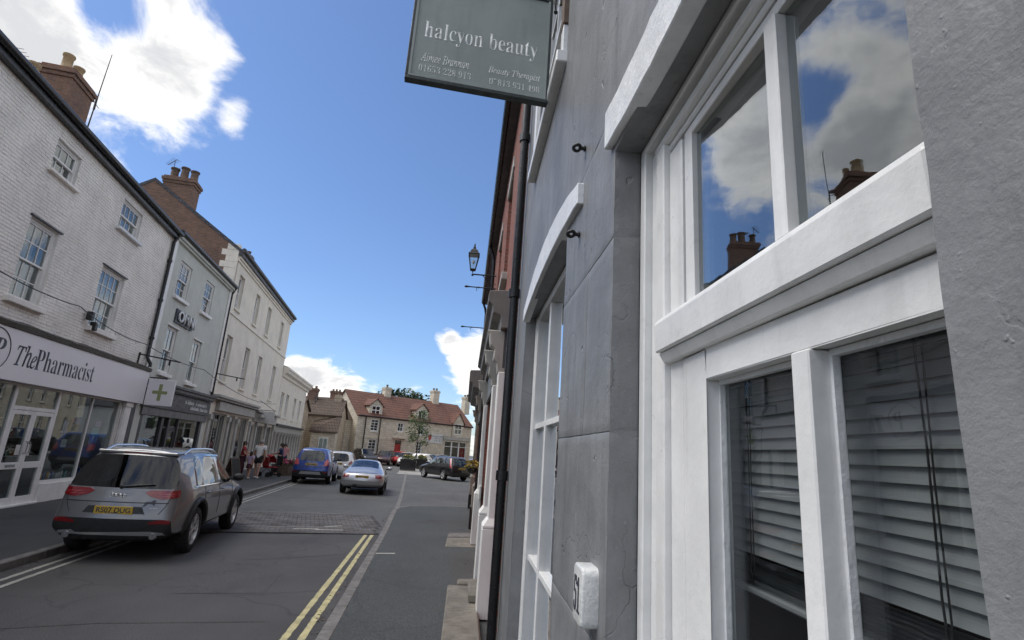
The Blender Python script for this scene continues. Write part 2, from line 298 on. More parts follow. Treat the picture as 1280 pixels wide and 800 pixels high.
# ------------------------------------------------------------------ geometry helpers
class MB:
    def __init__(s): s.v = []; s.f = []; s.m = []
    def add(s, vs, fs, mi=0):
        o = len(s.v); s.v += [tuple(p) for p in vs]
        for f in fs: s.f.append([i + o for i in f]); s.m.append(mi)
        return s
    def box(s, a, b, mi=0):
        x0, x1 = sorted((a[0], b[0])); y0, y1 = sorted((a[1], b[1])); z0, z1 = sorted((a[2], b[2]))
        return s.add([(x0, y0, z0), (x1, y0, z0), (x1, y1, z0), (x0, y1, z0), (x0, y0, z1), (x1, y0, z1), (x1, y1, z1), (x0, y1, z1)],
                     [(3, 2, 1, 0), (4, 5, 6, 7), (0, 1, 5, 4), (1, 2, 6, 5), (2, 3, 7, 6), (3, 0, 4, 7)], mi)
    def xbox(s, M, size, mi=0):
        h = [q / 2 for q in size]
        vs = [M @ Vector((i * h[0], j * h[1], k * h[2])) for i, j, k in ((-1, -1, -1), (1, -1, -1), (1, 1, -1), (-1, 1, -1), (-1, -1, 1), (1, -1, 1), (1, 1, 1), (-1, 1, 1))]
        return s.add(vs, [(3, 2, 1, 0), (4, 5, 6, 7), (0, 1, 5, 4), (1, 2, 6, 5), (2, 3, 7, 6), (3, 0, 4, 7)], mi)
    def prism(s, poly, off, mi=0):
        n = len(poly); off = Vector(off); p = [Vector(q) for q in poly]
        fs = [list(range(n))[::-1], list(range(n, 2 * n))] + [(i, (i + 1) % n, n + (i + 1) % n, n + i) for i in range(n)]
        return s.add(p + [q + off for q in p], fs, mi)
    def tube(s, pts, r, n=8, mi=0, caps=True):
        pts = [Vector(p) for p in pts]; rr = r if isinstance(r, (list, tuple)) else [r] * len(pts)
        o = len(s.v); N = len(pts); ref = None
        for i, p in enumerate(pts):
            d = (pts[min(i + 1, N - 1)] - pts[max(i - 1, 0)]).normalized()
            if ref is None: ref = d.orthogonal().normalized()
            ref = (ref - d * ref.dot(d)).normalized(); b = d.cross(ref)
            for k in range(n):
                a = 2 * PI * k / n; s.v.append(tuple(p + (ref * math.cos(a) + b * math.sin(a)) * rr[i]))
        for i in range(N - 1):
            for k in range(n):
                s.f.append([o + i * n + k, o + i * n + (k + 1) % n, o + (i + 1) * n + (k + 1) % n, o + (i + 1) * n + k]); s.m.append(mi)
        if caps:
            s.f.append([o + k for k in range(n)][::-1]); s.m.append(mi); s.f.append([o + (N - 1) * n + k for k in range(n)]); s.m.append(mi)
        return s
    def lathe(s, prof, n=16, M=Matrix(), mi=0, caps=True):
        o = len(s.v); N = len(prof)
        for r, z in prof:
            for k in range(n):
                a = 2 * PI * k / n; s.v.append(tuple(M @ Vector((max(r, 1e-4) * math.cos(a), max(r, 1e-4) * math.sin(a), z))))
        for i in range(N - 1):
            for k in range(n):
                s.f.append([o + i * n + k, o + i * n + (k + 1) % n, o + (i + 1) * n + (k + 1) % n, o + (i + 1) * n + k]); s.m.append(mi)
        if caps: s.f.append([o + k for k in range(n)][::-1]); s.m.append(mi); s.f.append([o + (N - 1) * n + k for k in range(n)]); s.m.append(mi)
        return s
    def ball(s, c, r, n=8, mi=0, sq=(1, 1, 1)):
        pr = [(math.sin(PI * i / n), -math.cos(PI * i / n)) for i in range(n + 1)]
        return s.lathe(pr, n * 2, Matrix.Translation(c) @ Matrix.Diagonal((r * sq[0], r * sq[1], r * sq[2], 1)), mi)
    def mesh(s, name, mats, bevel=0, smooth=False, seg=1, angle=50):
        me = bpy.data.meshes.new(name); me.from_pydata(s.v, [], s.f)
        for m in (mats if isinstance(mats, (list, tuple)) else [mats]): me.materials.append(MT[m] if isinstance(m, str) else m)
        me.polygons.foreach_set('material_index', s.m); me.update()
        if bevel:
            bm = bmesh.new(); bm.from_mesh(me); bmesh.ops.remove_doubles(bm, verts=bm.verts, dist=1e-5)
            es = [e for e in bm.edges if len(e.link_faces) == 2 and e.calc_face_angle(0) > .5]
            bmesh.ops.bevel(bm, geom=es, offset=bevel, segments=seg, profile=.5, affect='EDGES', clamp_overlap=True); bm.to_mesh(me); bm.free()
        if smooth:
            me.polygons.foreach_set('use_smooth', [True] * len(me.polygons)); me.set_sharp_from_angle(angle=rad(angle))
        return me
    def build(s, name, mats, parent=None, bevel=0, smooth=False, seg=1, angle=50):
        return link(name, s.mesh(name, mats, bevel, smooth, seg, angle), parent)
def link(name, me, parent=None):
    o = bpy.data.objects.new(name, me); COL.objects.link(o)
    if parent is not None: o.parent = parent
    return o
def tag(o, label, cat, group=None):
    o['label'] = label; o['category'] = cat
    if group: o['group'] = group
    return o
def struct(o): o['kind'] = 'structure'; return o
def stuff(o): o['kind'] = 'stuff'; return o
def empty(name, loc, rz=0.0):
    o = bpy.data.objects.new(name, None); COL.objects.link(o); o.location = loc; o.rotation_euler = (0, 0, rz); o.empty_display_size = .2; return o
def copy_tree(o, parent=None):
    c = o.copy(); COL.objects.link(c); c.parent = parent
    for ch in list(o.children): copy_tree(ch, c)
    return c
def bx(name, a, b, mat, parent=None, bevel=0):
    return MB().box(a, b).build(name, mat, parent, bevel)
_TXT = {}
def serif(s, style='bold'):
    base = {'bold': 0x1D400, 'italic': 0x1D434, 'bolditalic': 0x1D468}[style]; out = ''
    for c in s:
        if 'A' <= c <= 'Z': out += chr(base + ord(c) - 65)
        elif style == 'italic' and c == 'h': out += '\u210e'
        elif 'a' <= c <= 'z': out += chr(base + 26 + ord(c) - 97)
        elif c.isdigit(): out += chr(0x1D7CE + int(c))
        else: out += c
    return out
def text(name, body, width, height, mat, parent, M, ext=.003, offset=0.0, shear=0.0, spacing=1.0):
    """lettering fitted into width x height (height of the whole line), its lower-left corner at M's origin, facing local -Y"""
    c = bpy.data.curves.new('lettering', 'FONT'); c.body = body; c.extrude = 0.0; c.offset = offset; c.shear = shear; c.space_character = spacing; c.resolution_u = 3
    o = bpy.data.objects.new('lettering', c); COL.objects.link(o)
    dg = bpy.context.evaluated_depsgraph_get(); me = bpy.data.meshes.new_from_object(o.evaluated_get(dg)); bpy.data.objects.remove(o); bpy.data.curves.remove(c)
    xs = [v.co.x for v in me.vertices]; ys = [v.co.y for v in me.vertices]
    if not xs: return None
    sx = width / (max(xs) - min(xs)); sy = height / (max(ys) - min(ys)); x0, y0 = min(xs), min(ys)
    bm = bmesh.new(); bm.from_mesh(me)
    for v in bm.verts: v.co = Vector(((v.co.x - x0) * sx, -ext, (v.co.y - y0) * sy))
    r = bmesh.ops.extrude_face_region(bm, geom=bm.faces[:]); 
    for v in [g for g in r['geom'] if isinstance(g, bmesh.types.BMVert)]: v.co.y += ext
    bmesh.ops.recalc_face_normals(bm, faces=bm.faces)
    bm.to_mesh(me); bm.free(); me.materials.clear(); me.materials.append(MT[mat]); me.polygons.foreach_set('material_index', [0] * len(me.polygons))
    o = link(name, me, parent); o.matrix_local = M; return o
T_ = Matrix.Translation
def RX(a): return Matrix.Rotation(a, 4, 'X')
def RY(a): return Matrix.Rotation(a, 4, 'Y')
def RZ(a): return Matrix.Rotation(a, 4, 'Z')

# walls with openings in a facade frame: x along the front, y into the building, z up
def cells(w0, w1, z0, z1, ops):
    xs = sorted({w0, w1, *[q for o in ops for q in o[:2] if w0 < q < w1]}); zs = sorted({z0, z1, *[q for o in ops for q in o[2:4] if z0 < q < z1]})
    for i in range(len(xs) - 1):
        for j in range(len(zs) - 1):
            cx, cz = (xs[i] + xs[i + 1]) / 2, (zs[j] + zs[j + 1]) / 2
            if not any(o[0] < cx < o[1] and o[2] < cz < o[3] for o in ops): yield xs[i], xs[i + 1], zs[j], zs[j + 1]
def front_wall(m, w0, w1, z0, z1, ops, th=.3, y=0.0):
    for a, b, c, d in cells(w0, w1, z0, z1, ops):
        m.add([(a, y, c), (b, y, c), (b, y, d), (a, y, d)], [(0, 1, 2, 3)])
        m.add([(a, y + th, c), (b, y + th, c), (b, y + th, d), (a, y + th, d)], [(3, 2, 1, 0)])
    for a, b, c, d in [o[:4] for o in ops]:
        a, b, c, d = max(a, w0), min(b, w1), max(c, z0), min(d, z1)
        m.add([(a, y, c), (b, y, c), (b, y, d), (a, y, d), (a, y + th, c), (b, y + th, c), (b, y + th, d), (a, y + th, d)], [(0, 4, 5, 1), (1, 5, 6, 2), (2, 6, 7, 3), (3, 7, 4, 0)])
    return m
def shell(m, w0, w1, z0, z1, dp, y=0.0):
    m.add([(w0, y, z0), (w1, y, z0), (w1, y + dp, z0), (w0, y + dp, z0), (w0, y, z1), (w1, y, z1), (w1, y + dp, z1), (w0, y + dp, z1)],
          [(1, 2, 6, 5), (2, 3, 7, 6), (3, 0, 4, 7), (4, 5, 6, 7)])
    return m
_pane = {}
def pane(parent, a, b, c, d, y, mat='glass_old', tilt=.006, name='pane'):
    if mat not in _pane: _pane[mat] = MB().box((-.5, -.002, -.5), (.5, .002, .5)).mesh('pane', mat)
    o = link(name, _pane[mat], parent); o.location = ((a + b) / 2, y, (c + d) / 2); o.scale = (b - a, 1, d - c)
    if tilt: o.rotation_euler = (RND.uniform(-tilt, tilt), 0, RND.uniform(-tilt, tilt))
    return o
def sash_window(parent, a, b, c, d, y=.1, cols=3, rows=(2, 2), fr=.055, bar=.022, mat='white_far', sill=(.06, .12, .10), sillmat=None, curtain=None, gmat='glass_old', meet=None, head=None):
    """box-frame sash: frame > sash (two), pane (each), sill, curtain"""
    m = MB(); y1 = y + .12
    for q in (((a, y, c), (a + fr, y1, d)), ((b - fr, y, c), (b, y1, d)), ((a + fr, y, d - fr), (b - fr, y1, d)), ((a + fr, y, c), (b - fr, y1, c + fr))): m.box(*q)
    w = m.build('window', mat, parent)
    A, B, Cc, D = a + fr, b - fr, c + fr, d - fr
    mz = meet if meet is not None else Cc + (D - Cc) * rows[1] / (rows[0] + rows[1])
    st = .04
    for k, (z0, z1, n, yy) in enumerate(((mz - .02, D, rows[0], y + .02), (Cc, mz + .02, rows[1], y + .065))):
        s = MB()
        s.box((A, yy, z0), (A + st, yy + .04, z1)).box((B - st, yy, z0), (B, yy + .04, z1)).box((A + st, yy, z0), (B - st, yy + .04, z0 + st)).box((A + st, yy, z1 - st), (B - st, yy + .04, z1))
        xs = [A + st + (B - A - 2 * st) * i / cols for i in range(cols + 1)]; zs = [z0 + st + (z1 - z0 - 2 * st) * i / n for i in range(n + 1)]
        for i in range(1, cols): s.box((xs[i] - bar / 2, yy + .004, z0 + st), (xs[i] + bar / 2, yy + .034, z1 - st))
        for j in range(1, n): s.box((A + st, yy + .006, zs[j] - bar / 2), (B - st, yy + .03, zs[j] + bar / 2))
        s.build('sash', mat, w)
        for i in range(cols):
            for j in range(n): pane(w, xs[i] + bar * .3, xs[i + 1] - bar * .3, zs[j] + bar * .3, zs[j + 1] - bar * .3, yy + .02, gmat)
    if sill:
        h, pr, ex = sill; bx('sill', (a - ex, -pr, c - h), (b + ex, y + .02, c - .002), sillmat or mat, w, .008)
    if head: 
        h, pr, ex = head; bx('lintel', (a - ex, -pr, d + .002), (b + ex, .02, d + h), sillmat or mat, w, .008)
    if curtain:
        for (t0, t1, mt) in curtain:
            cm = MB(); x0, x1 = a + (b - a) * t0, a + (b - a) * t1; n = max(4, int((x1 - x0) / .035))
            for i in range(n):
                xa, xb = x0 + (x1 - x0) * i / n, x0 + (x1 - x0) * (i + 1) / n; ya, yb = y + .2 + .02 * (i % 2), y + .2 + .02 * ((i + 1) % 2)
                cm.add([(xa, ya, c), (xb, yb, c), (xb, yb, d), (xa, ya, d)], [(0, 1, 2, 3)])
            cm.build('curtain', mt, w)
    return w
def downpipe(name, pts, r, mat, label, collars=()):
    m = MB().tube(pts, r, 12); o = m.build(name, mat, None, smooth=True)
    for p in collars:
        k = MB().lathe([(r * 1.0, -.05), (r * 1.35, -.045), (r * 1.35, .045), (r * 1.0, .05)], 14, T_(p)); k.box((p[0] - .012, p[1] - .05, p[2] - .02), (p[0] + .012, p[1] + .05, p[2] + .02)).build('collar', mat, o, smooth=True)
    return tag(o, label, 'drainpipe')

# ================================================================== ground, road, pavements
def sheet(name, pts, z, mat, parent=None, sub=0):
    m = MB(); m.add([(p[0], p[1], z) for p in pts], [tuple(range(len(pts)))]); return m.build(name, mat, parent)
def lerp(a, b, t): return a + (b - a) * t
KR = [(-.62, -8), (-.95, 0), (-1.30, 6.26), (-1.71, 13.3), (-2.02, 17.6)]           # right kerb, road side
KL = [(-4.0, -8), (-4.95, 0), (-5.976, 8.29), (-8.126, 27.34), (-10.2, 46.5), (-11.6, 58)]   # left kerb, road side
def xat(K, y):
    for (x0, y0), (x1, y1) in zip(K, K[1:]):
        if y <= y1: return lerp(x0, x1, (y - y0) / (y1 - y0))
    (x0, y0), (x1, y1) = K[-2:]; return lerp(x0, x1, (y - y0) / (y1 - y0))
struct(sheet('ground', [(-300, -300), (300, -300), (300, 300), (-300, 300)], -.02, 'asphalt_far'))
BAND = [(-7.2, 11.85), (-1.72, 13.32), (-1.98, 17.25), (-7.2, 15.3)]
def road_poly(y0, y1, n=8):
    L = [(xat(KL, lerp(y0, y1, i / n)) - .05, lerp(y0, y1, i / n)) for i in range(n + 1)]; Rr = [(xat(KR, lerp(y0, y1, i / n)) + .05, lerp(y0, y1, i / n)) for i in range(n + 1)]
    return Rr + L[::-1]
road = struct(sheet('road', [(1.0, -9), (xat(KR, 13.3) + .2, 13.32), (xat(KL, 11.8) - .1, 11.8), (-3.7, -9)], 0.0, 'asphalt'))
struct(sheet('road', [(xat(KR, 17.2) + .05, 17.2), (.6, 19.9), (30, 20), (34, 90), (-26, 90), (xat(KL, 58), 58), (xat(KL, 15.2) - .05, 15.2)], -.004, 'asphalt_far'))
struct(sheet('plaza', [(-4.9, 43), (5, 44), (8, 58), (-6.2, 58)], .004, 'plaza'))
# raised crossing of setts
bb = struct(sheet('crossing', [(p[0], p[1]) for p in BAND], .002, 'asphalt_far'))
m = MB(); e0 = Vector((BAND[1][0] - BAND[0][0], BAND[1][1] - BAND[0][1], 0)); L0 = e0.length; ex = e0 / L0; ey = Vector((-ex.y, ex.x, 0))
D1 = 3.55
for j in range(int(D1 / .112)):
    for i in range(int(L0 / .212) + 2):
        u = i * .212 + (.106 if j % 2 else 0) - .1; v = .02 + j * .112
        p = Vector((BAND[0][0], BAND[0][1], 0)) + ex * u + ey * v
        if p.x > xat(KR, p.y) - .16 or p.x < xat(KL, p.y) + .1: continue
        M = Matrix(((ex.x, ey.x, 0, p.x), (ex.y, ey.y, 0, p.y), (0, 0, 1, .004 + RND.uniform(-.002, .002)), (0, 0, 0, 1))) @ RX(RND.uniform(-.015, .015)) @ RY(RND.uniform(-.01, .01))
        m.xbox(M, (.2, .1, .02))
o = m.build('setts', 'sett', bb); stuff(o)
m = MB()
for v in (.72, 3.4):
    p = Vector((BAND[0][0], BAND[0][1], .012)) + ex * 1.2 + ey * v; q = p + ex * 4.1
    m.prism([p, q, q + ey * .11, p + ey * .11], (0, 0, .006))
m.build('edging_strip', 'kerb', bb)
# painted markings
def line_mark(name, pts, w, mat, label, z=.004, parent=None):
    m = MB(); 
    for (x0, y0), (x1, y1) in zip(pts, pts[1:]):
        d = Vector((x1 - x0, y1 - y0, 0)).normalized(); s = Vector((d.y, -d.x, 0)) * w / 2; n = max(1, int(math.hypot(x1 - x0, y1 - y0) / .11))
        for i in range(n):
            a = Vector((lerp(x0, x1, i / n), lerp(y0, y1, i / n), z)); b = Vector((lerp(x0, x1, (i + 1) / n), lerp(y0, y1, (i + 1) / n), z))
            ja, jb = (1 + RND.uniform(-.16, .10) for _ in range(2))
            m.add([a - s * ja, a + s * ja, b + s * jb, b - s * jb], [(0, 1, 2, 3)])
    return m.build(name, mat, parent)
for px0, px1 in ((354, 457), (376, 465)):
    a = ground_at(px0, 800); b = ground_at(px1, 669); k = (b.x - a.x) / (b.y - a.y)
    line_mark('yellow_line', [(a.x - k * (a.y + 8), -8), (a.x, a.y), (b.x, b.y)], .075, 'yellow', '', parent=road)
for off in (.28, .47):
    line_mark('edge_line', [(xat(KL, y) + off, y) for y in (-8, 0, 8.3, 11.6)], .07, 'paleline', '', parent=road)
    line_mark('edge_line', [(xat(KL, y) + off, y) for y in (16.2, 22, 27.3, 33)], .06, 'paleline', '', z=.001, parent=road)
for px, py, w_, d_ in ((381, 663, .5, .2), (415, 660, .35, .3), (410, 664, .6, .15)):
    g = ground_at(px, py); line_mark('paint_mark', [(g.x - w_ / 2, g.y), (g.x + w_ / 2, g.y + d_)], .1, 'paleline', '', z=.021, parent=bb)
def seam(pxs, w=.03):
    pts = [ground_at(*q) for q in pxs]; line_mark('road_seam', [(q.x, q.y) for q in pts], w, 'pave_dark', '', z=.003, parent=road)
seam([(0, 786), (120, 779), (230, 778), (330, 777)], .035); seam([(300, 700), (370, 697), (440, 692)], .03)
slab_ = MB()
for q4 in (((215, 742), (330, 742), (352, 716), (250, 716)),):
    pts = [ground_at(*q) for q in q4]; MB().add([(q.x, q.y, .003) for q in pts], [(0, 1, 2, 3)]).build('road_patch', 'asphalt', road)
# right footway
PZ = .085
def curve_in(K): return K
ARC = [(-2.02, 17.6), (-1.95, 18.4), (-1.7, 19.1), (-1.2, 19.6), (-.5, 19.85), (.7, 20.0)]
pr = [(x + .14, y) for x, y in KR[:-1]] + [(x + .11, y - .1) for x, y in ARC]
pav = struct(MB().prism([(x, y, -.05) for x, y in [(.9, -8)] + [(.9, 20)] + pr[::-1]], (0, 0, PZ + .05)).build('pavement_right', 'pave'))
def kerbs(K, z, w, parent, side, L=.92):
    pts = [Vector((x, y, 0)) for x, y in K]; seg = list(zip(pts, pts[1:]))
    for a, b in seg:
        n = max(1, round((b - a).length / L)); d = (b - a).normalized(); s = Vector((d.y, -d.x, 0)) * side
        for i in range(n):
            p, q = a.lerp(b, i / n), a.lerp(b, (i + 1) / n); g = .004; dz = RND.uniform(-.004, .004)
            p = p + d * g; q = q - d * g; k = RND.uniform(-.004, .004)
            MB().prism([p + Vector((0, 0, -.06)) + s * k, q + Vector((0, 0, -.06)) + s * k, q + s * w + Vector((0, 0, -.06)), p + s * w + Vector((0, 0, -.06))], (0, 0, z + .06 + dz)).build('kerb_stone', 'kerb', parent, .012)
kerbs([(x, y) for x, y in KR], PZ + .008, .14, pav, 1)
kerbs(ARC, PZ + .006, .12, pav, 1, .55)
ed = [(-2.02, 17.7), (-2.35, 22), (-3.0, 29), (-4.4, 44)]
kerbs([(x, y) for x, y in ed], .012, .16, pav, 1, 1.2)
# slabs and patches let into the right footway
def slab(name, px4, h, mat, parent, z=PZ):
    pts = [ground_at(x, y, z + h) for x, y in px4]
    MB().prism([(p.x, p.y, z - .02) for p in pts], (0, 0, h + .02)).build(name, mat, parent, .006)
slab('paving_slab', [(556, 683), (596, 684), (597, 672), (559, 672)], .006, 'step', pav)
slab('paving_slab', [(559, 671), (597, 671), (598, 666), (561, 666)], .009, 'kerb', pav)
slab('asphalt_patch', [(519, 653), (588, 659), (590, 652), (540, 649)], .003, 'pave_dark', pav)
slab('asphalt_patch', [(560, 667), (592, 667), (586, 655), (560, 655)], .004, 'pave_dark', pav)
slab('asphalt_patch', [(566, 742), (600, 742), (597, 690), (561, 690)], .003, 'pave_dark', pav)
slab('drain_strip', [(467, 692), (494, 692), (494, 691), (467, 691)], .003, 'paleline', pav)
# left footway
pl = [(x - .13, y) for x, y in KL]
lav = struct(MB().prism([(x, y, -.05) for x, y in [(-14, -8)] + pl + [(-16, 58)]], (0, 0, .10 + .05)).build('pavement_left', 'pave_dark'))
kerbs(KL[:4], .112, .13, lav, -1)
kerbs(KL[3:], .112, .13, lav, -1, 2.0)
for i, (px, py) in enumerate(((470, 762), (385, 770), (455, 735))):
    pass

rl_ = random.Random(17); m = MB()
for i in range(900):
    k = i % 3; y = rl_.uniform(3, 26) if k else rl_.uniform(3, 19)
    x, z = ((xat(KR, y) - abs(rl_.gauss(0, .10)) - .02, .006) if k == 0 else (xat(KL, y) + abs(rl_.gauss(0, .14)) + .02, .006) if k == 1 else (.43 - abs(rl_.gauss(0, .12)) - .02, PZ + .006))
    if k == 2 and y > 19: continue
    s_ = rl_.uniform(.008, .028); M = T_((x, y, z)) @ RZ(rl_.uniform(0, 6)) @ RX(rl_.uniform(-.5, .5)); m.add([M @ Vector(v) for v in ((-s_, 0, 0), (0, -s_ * .6, .004), (s_, 0, 0), (0, s_ * .6, .004))], [(0, 1, 2, 3)])
lit = stuff(m.build('street_litter', 'wood')); tag(lit, 'dry leaves and grit lying along the kerbs and wall foot', 'litter')

# ================================================================== grey rendered house beside the camera (frame: x = -Y, y = X - .45)
GREY = tag(empty('grey_house', (.45, 0, 0), -PI / 2), 'grey painted rendered house with white sash windows beside the pavement', 'house')
def rough(me, amp=.0022, fr=9.0):
    for v in me.vertices:
        n = noise.noise_vector(Vector(v.co) * fr) + noise.noise_vector(Vector(v.co) * fr * 3.1) * .4
        v.co += Vector((n.x * .8, n.y, n.z * .8)) * amp
    me.update()
def fine_grid(m, a, b, c, d, y, st):
    nx = max(1, round((b - a) / st)); nz_ = max(1, round((d - c) / st))
    for i in range(nx):
        for j in range(nz_):
            x0, x1 = lerp(a, b, i / nx), lerp(a, b, (i + 1) / nx); z0, z1 = lerp(c, d, j / nz_), lerp(c, d, (j + 1) / nz_)
            m.add([(x0, y, z0), (x1, y, z0), (x1, y, z1), (x0, y, z1)], [(0, 1, 2, 3)])
def fine_quad(m, P, Q, u, v, nu, nv):   # P + Q*... generic subdivided quad
    for i in range(nu):
        for j in range(nv):
            m.add([P + Q[0] * (i / nu) + Q[1] * (j / nv), P + Q[0] * ((i + 1) / nu) + Q[1] * (j / nv), P + Q[0] * ((i + 1) / nu) + Q[1] * ((j + 1) / nv), P + Q[0] * (i / nu) + Q[1] * ((j + 1) / nv)], [(0, 1, 2, 3)])
W1 = (-1.705, -.466, .95, 3.035); W2 = (-4.65, -2.66, .30, 3.15); W3 = (-4.5, -3.1, 4.55, 6.4); PIER = (-2.66, -1.705, .12, 3.24)
ops = [W1, W2, W3, PIER]
m = MB(); near_z = (1.0, 3.7)
for a, b, c, d in cells(-5.62, 6.0, 0, 7.3, ops):
    if b <= .9 and a >= -2.7 and d <= 3.3 or (a >= -.47 and c < 3.3):
        xs = [(a, b)] if b <= .9 else [(a, .6), (.6, b)]
        for (p, q) in xs: fine_grid(m, p, q, c, d, 0, .03 if q <= .7 else .3)
    else: fine_grid(m, a, b, c, d, 0, .12 if a > -3 and d < 5 else .4)
for (a, b, c, d) in (W1, W2, W3):
    n = .03 if b > -1 else .08; th = .24
    for P, Q1, Q2 in ((Vector((a, 0, c)), Vector((0, th, 0)), Vector((0, 0, d - c))), (Vector((b, 0, c)), Vector((0, 0, d - c)), Vector((0, th, 0))), (Vector((a, 0, d)), Vector((0, th, 0)), Vector((b - a, 0, 0))), (Vector((a, 0, c)), Vector((b - a, 0, 0)), Vector((0, th, 0)))):
        fine_quad(m, P, (Q1, Q2), 0, 0, max(1, round(Q1.length / n)), max(1, round(Q2.length / n)))
me = m.mesh('wall', 'render')
bm = bmesh.new(); bm.from_mesh(me); bmesh.ops.remove_doubles(bm, verts=bm.verts, dist=1e-4); bm.to_mesh(me); bm.free()
rough(me); me.polygons.foreach_set('use_smooth', [True] * len(me.polygons)); me.set_sharp_from_angle(angle=rad(40))
link('wall', me, GREY)
m = MB(); shell(m, -5.62, 6.0, 0, 7.298, 7, 0.002); m.box((-5.6, .25, 3.241), (-1.71, .27, 4.5)); m.build('rear_wall', 'render', GREY)
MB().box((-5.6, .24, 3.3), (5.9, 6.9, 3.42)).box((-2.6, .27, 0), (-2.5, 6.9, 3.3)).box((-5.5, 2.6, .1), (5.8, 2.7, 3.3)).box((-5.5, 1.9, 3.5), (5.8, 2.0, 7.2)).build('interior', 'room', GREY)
MB().box((-5.6, .27, 0), (5.9, 6.9, .12)).build('inner_floor', 'wood', GREY)
# the pier between the two windows: painted stone blocks with open joints
def stone_block(a, b, c, d, y0=-.001, y1=.26):
    bm = bmesh.new(); bmesh.ops.create_cube(bm, size=1)
    for v in bm.verts: v.co = Vector((lerp(a, b, v.co.x + .5), lerp(y0, y1, v.co.y + .5), lerp(c, d, v.co.z + .5)))
    bmesh.ops.bevel(bm, geom=bm.edges[:], offset=.0032, segments=2, profile=.5, affect='EDGES')
    for ax in range(3):
        es = [e for e in bm.edges if abs((e.verts[0].co - e.verts[1].co)[ax]) > .1]
        if es: bmesh.ops.subdivide_edges(bm, edges=es, cuts=int(abs((es[0].verts[0].co - es[0].verts[1].co)[ax]) / .035), use_grid_fill=True)
    me = bpy.data.meshes.new('stone_block'); bm.to_mesh(me); bm.free(); me.materials.append(MT['render']); rough(me, .0020)
    me.polygons.foreach_set('use_smooth', [True] * len(me.polygons)); me.set_sharp_from_angle(angle=rad(60)); link('stone_block', me, GREY)
zz = [.12, .74, 1.40, 2.042, 2.705, 3.239]
for i in range(5):
    g = .0006
    if i in (1, 3): stone_block(-2.66 + .001, -2.10 - g, zz[i] + g, zz[i + 1] - g); stone_block(-2.10 + g, -1.705, zz[i] + g, zz[i + 1] - g, .0005)
    else: stone_block(-2.66 + .001, -1.705, zz[i] + g, zz[i + 1] - g, -.001 * (i % 2))
# painted lintels with a slight camber
def lintel(a, b, zl, zu, cam_l, cam_u, pr, name='lintel', mat='white_old'):
    m = MB(); n = 26; vs = []
    for i in range(n + 1):
        t = i / n; x = lerp(a, b, t); k = 1 - (2 * t - 1) ** 2; j = noise.noise(Vector((x * 14, 1.3, zl))) * .006
        vs += [(x, -pr, zl + cam_l * k + j), (x, -pr + j * .4, zu + cam_u * k - j * .5), (x, .03, zu + cam_u * k), (x, .03, zl + cam_l * k)]
    for i in range(n):
        for q in range(4): m.f.append([4 * i + q, 4 * i + (q + 1) % 4, 4 * i + 4 + (q + 1) % 4, 4 * i + 4 + q][::-1]); m.m.append(0)
    m.v = vs; m.f += [[0, 1, 2, 3], [4 * n + 3, 4 * n + 2, 4 * n + 1, 4 * n]]; m.m += [0, 0]
    m.build(name, mat, GREY, .004)
lintel(-1.765, -.28, 3.072, 3.225, -.055, -.045, .028)
lintel(-4.62, -2.26, 3.095, 3.20, .075, .165, .03)
bx('sill', (-1.8, -.06, .86), (-.4, .2, .95), 'white', GREY, .01); bx('sill', (-4.75, -.06, .21), (-2.56, .2, .298), 'white', GREY, .01)
# --- near window: casing with mouldings, transom, fixed lights above, paned sash below
NW = MB()
for (a, b, y) in ((1.700, 1.655, .092), (1.653, 1.59, .118), (1.59, 1.568, .140), (1.568, 1.505, .102), (1.503, 1.409, .122)):
    z1 = 3.030 - (1.70 - b) * .40
    NW.box((-a, y, .952), (-b, .22, z1))
for (z0, z1, y) in ((3.006, 3.031, .092), (2.984, 3.004, .118), (2.974, 2.984, .14), (2.95, 2.974, .102), (2.926, 2.948, .122)):
    NW.box((-1.698 + (3.031 - z1) * 2.3, y, z0), (-.467, .22, z1))
NW.box((-.55, .10, .952), (-.467, .22, 2.922))
NW.box((-1.40, .10, .952), (-.55, .22, 1.02))
nwin = NW.build('window', 'white', GREY, .004)
t = MB().prism([(-1.50, .075, 2.262), (-1.50, .07, 2.345), (-1.50, .085, 2.362), (-1.50, .165, 2.385), (-1.50, .2, 2.385), (-1.50, .2, 2.262)], (.96, 0, 0)); t.build('transom', 'white', nwin, .004)
MB().prism([(-1.498, .10, 2.235), (-1.498, .085, 2.26), (-1.498, .2, 2.26), (-1.498, .2, 2.235)], (.955, 0, 0)).build('transom_bead', 'white', nwin, .002)
us = MB().box((-1.399, .128, 2.387), (-1.345, .175, 2.921)).box((-1.345, .128, 2.892), (-.552, .175, 2.921)).box((-.585, .128, 2.387), (-.552, .175, 2.892)).box((-.945, .120, 2.387), (-.902, .175, 2.892))
us.build('upper_light', 'white', nwin, .003)
for a, b in ((1.343, .947), (.900, .587)): pane(nwin, -a, -b, 2.384, 2.89, .152, 'glass_near', .0).rotation_euler = (0, 0, rad(2.1))
ls = MB().box((-1.399, .118, 1.022), (-1.262, .175, 2.232)).box((-1.262, .118, 2.158), (-.552, .175, 2.232)).box((-.585, .118, 1.022), (-.552, .175, 2.158)).box((-.902, .112, 1.12), (-.852, .172, 2.158)).box((-1.262, .118, 1.022), (-.585, .175, 1.12))
ls.build('sash', 'white', nwin, .003)
bd = MB()
for a, b in ((1.262, .902), (.852, .585)):
    bd.box((-a, .15, 1.12), (-a + .007, .164, 2.158)).box((-b - .007, .15, 1.12), (-b, .164, 2.158)).box((-a + .007, .15, 2.147), (-b - .007, .164, 2.158))
bd.build('glazing_bead', 'white_old', nwin)
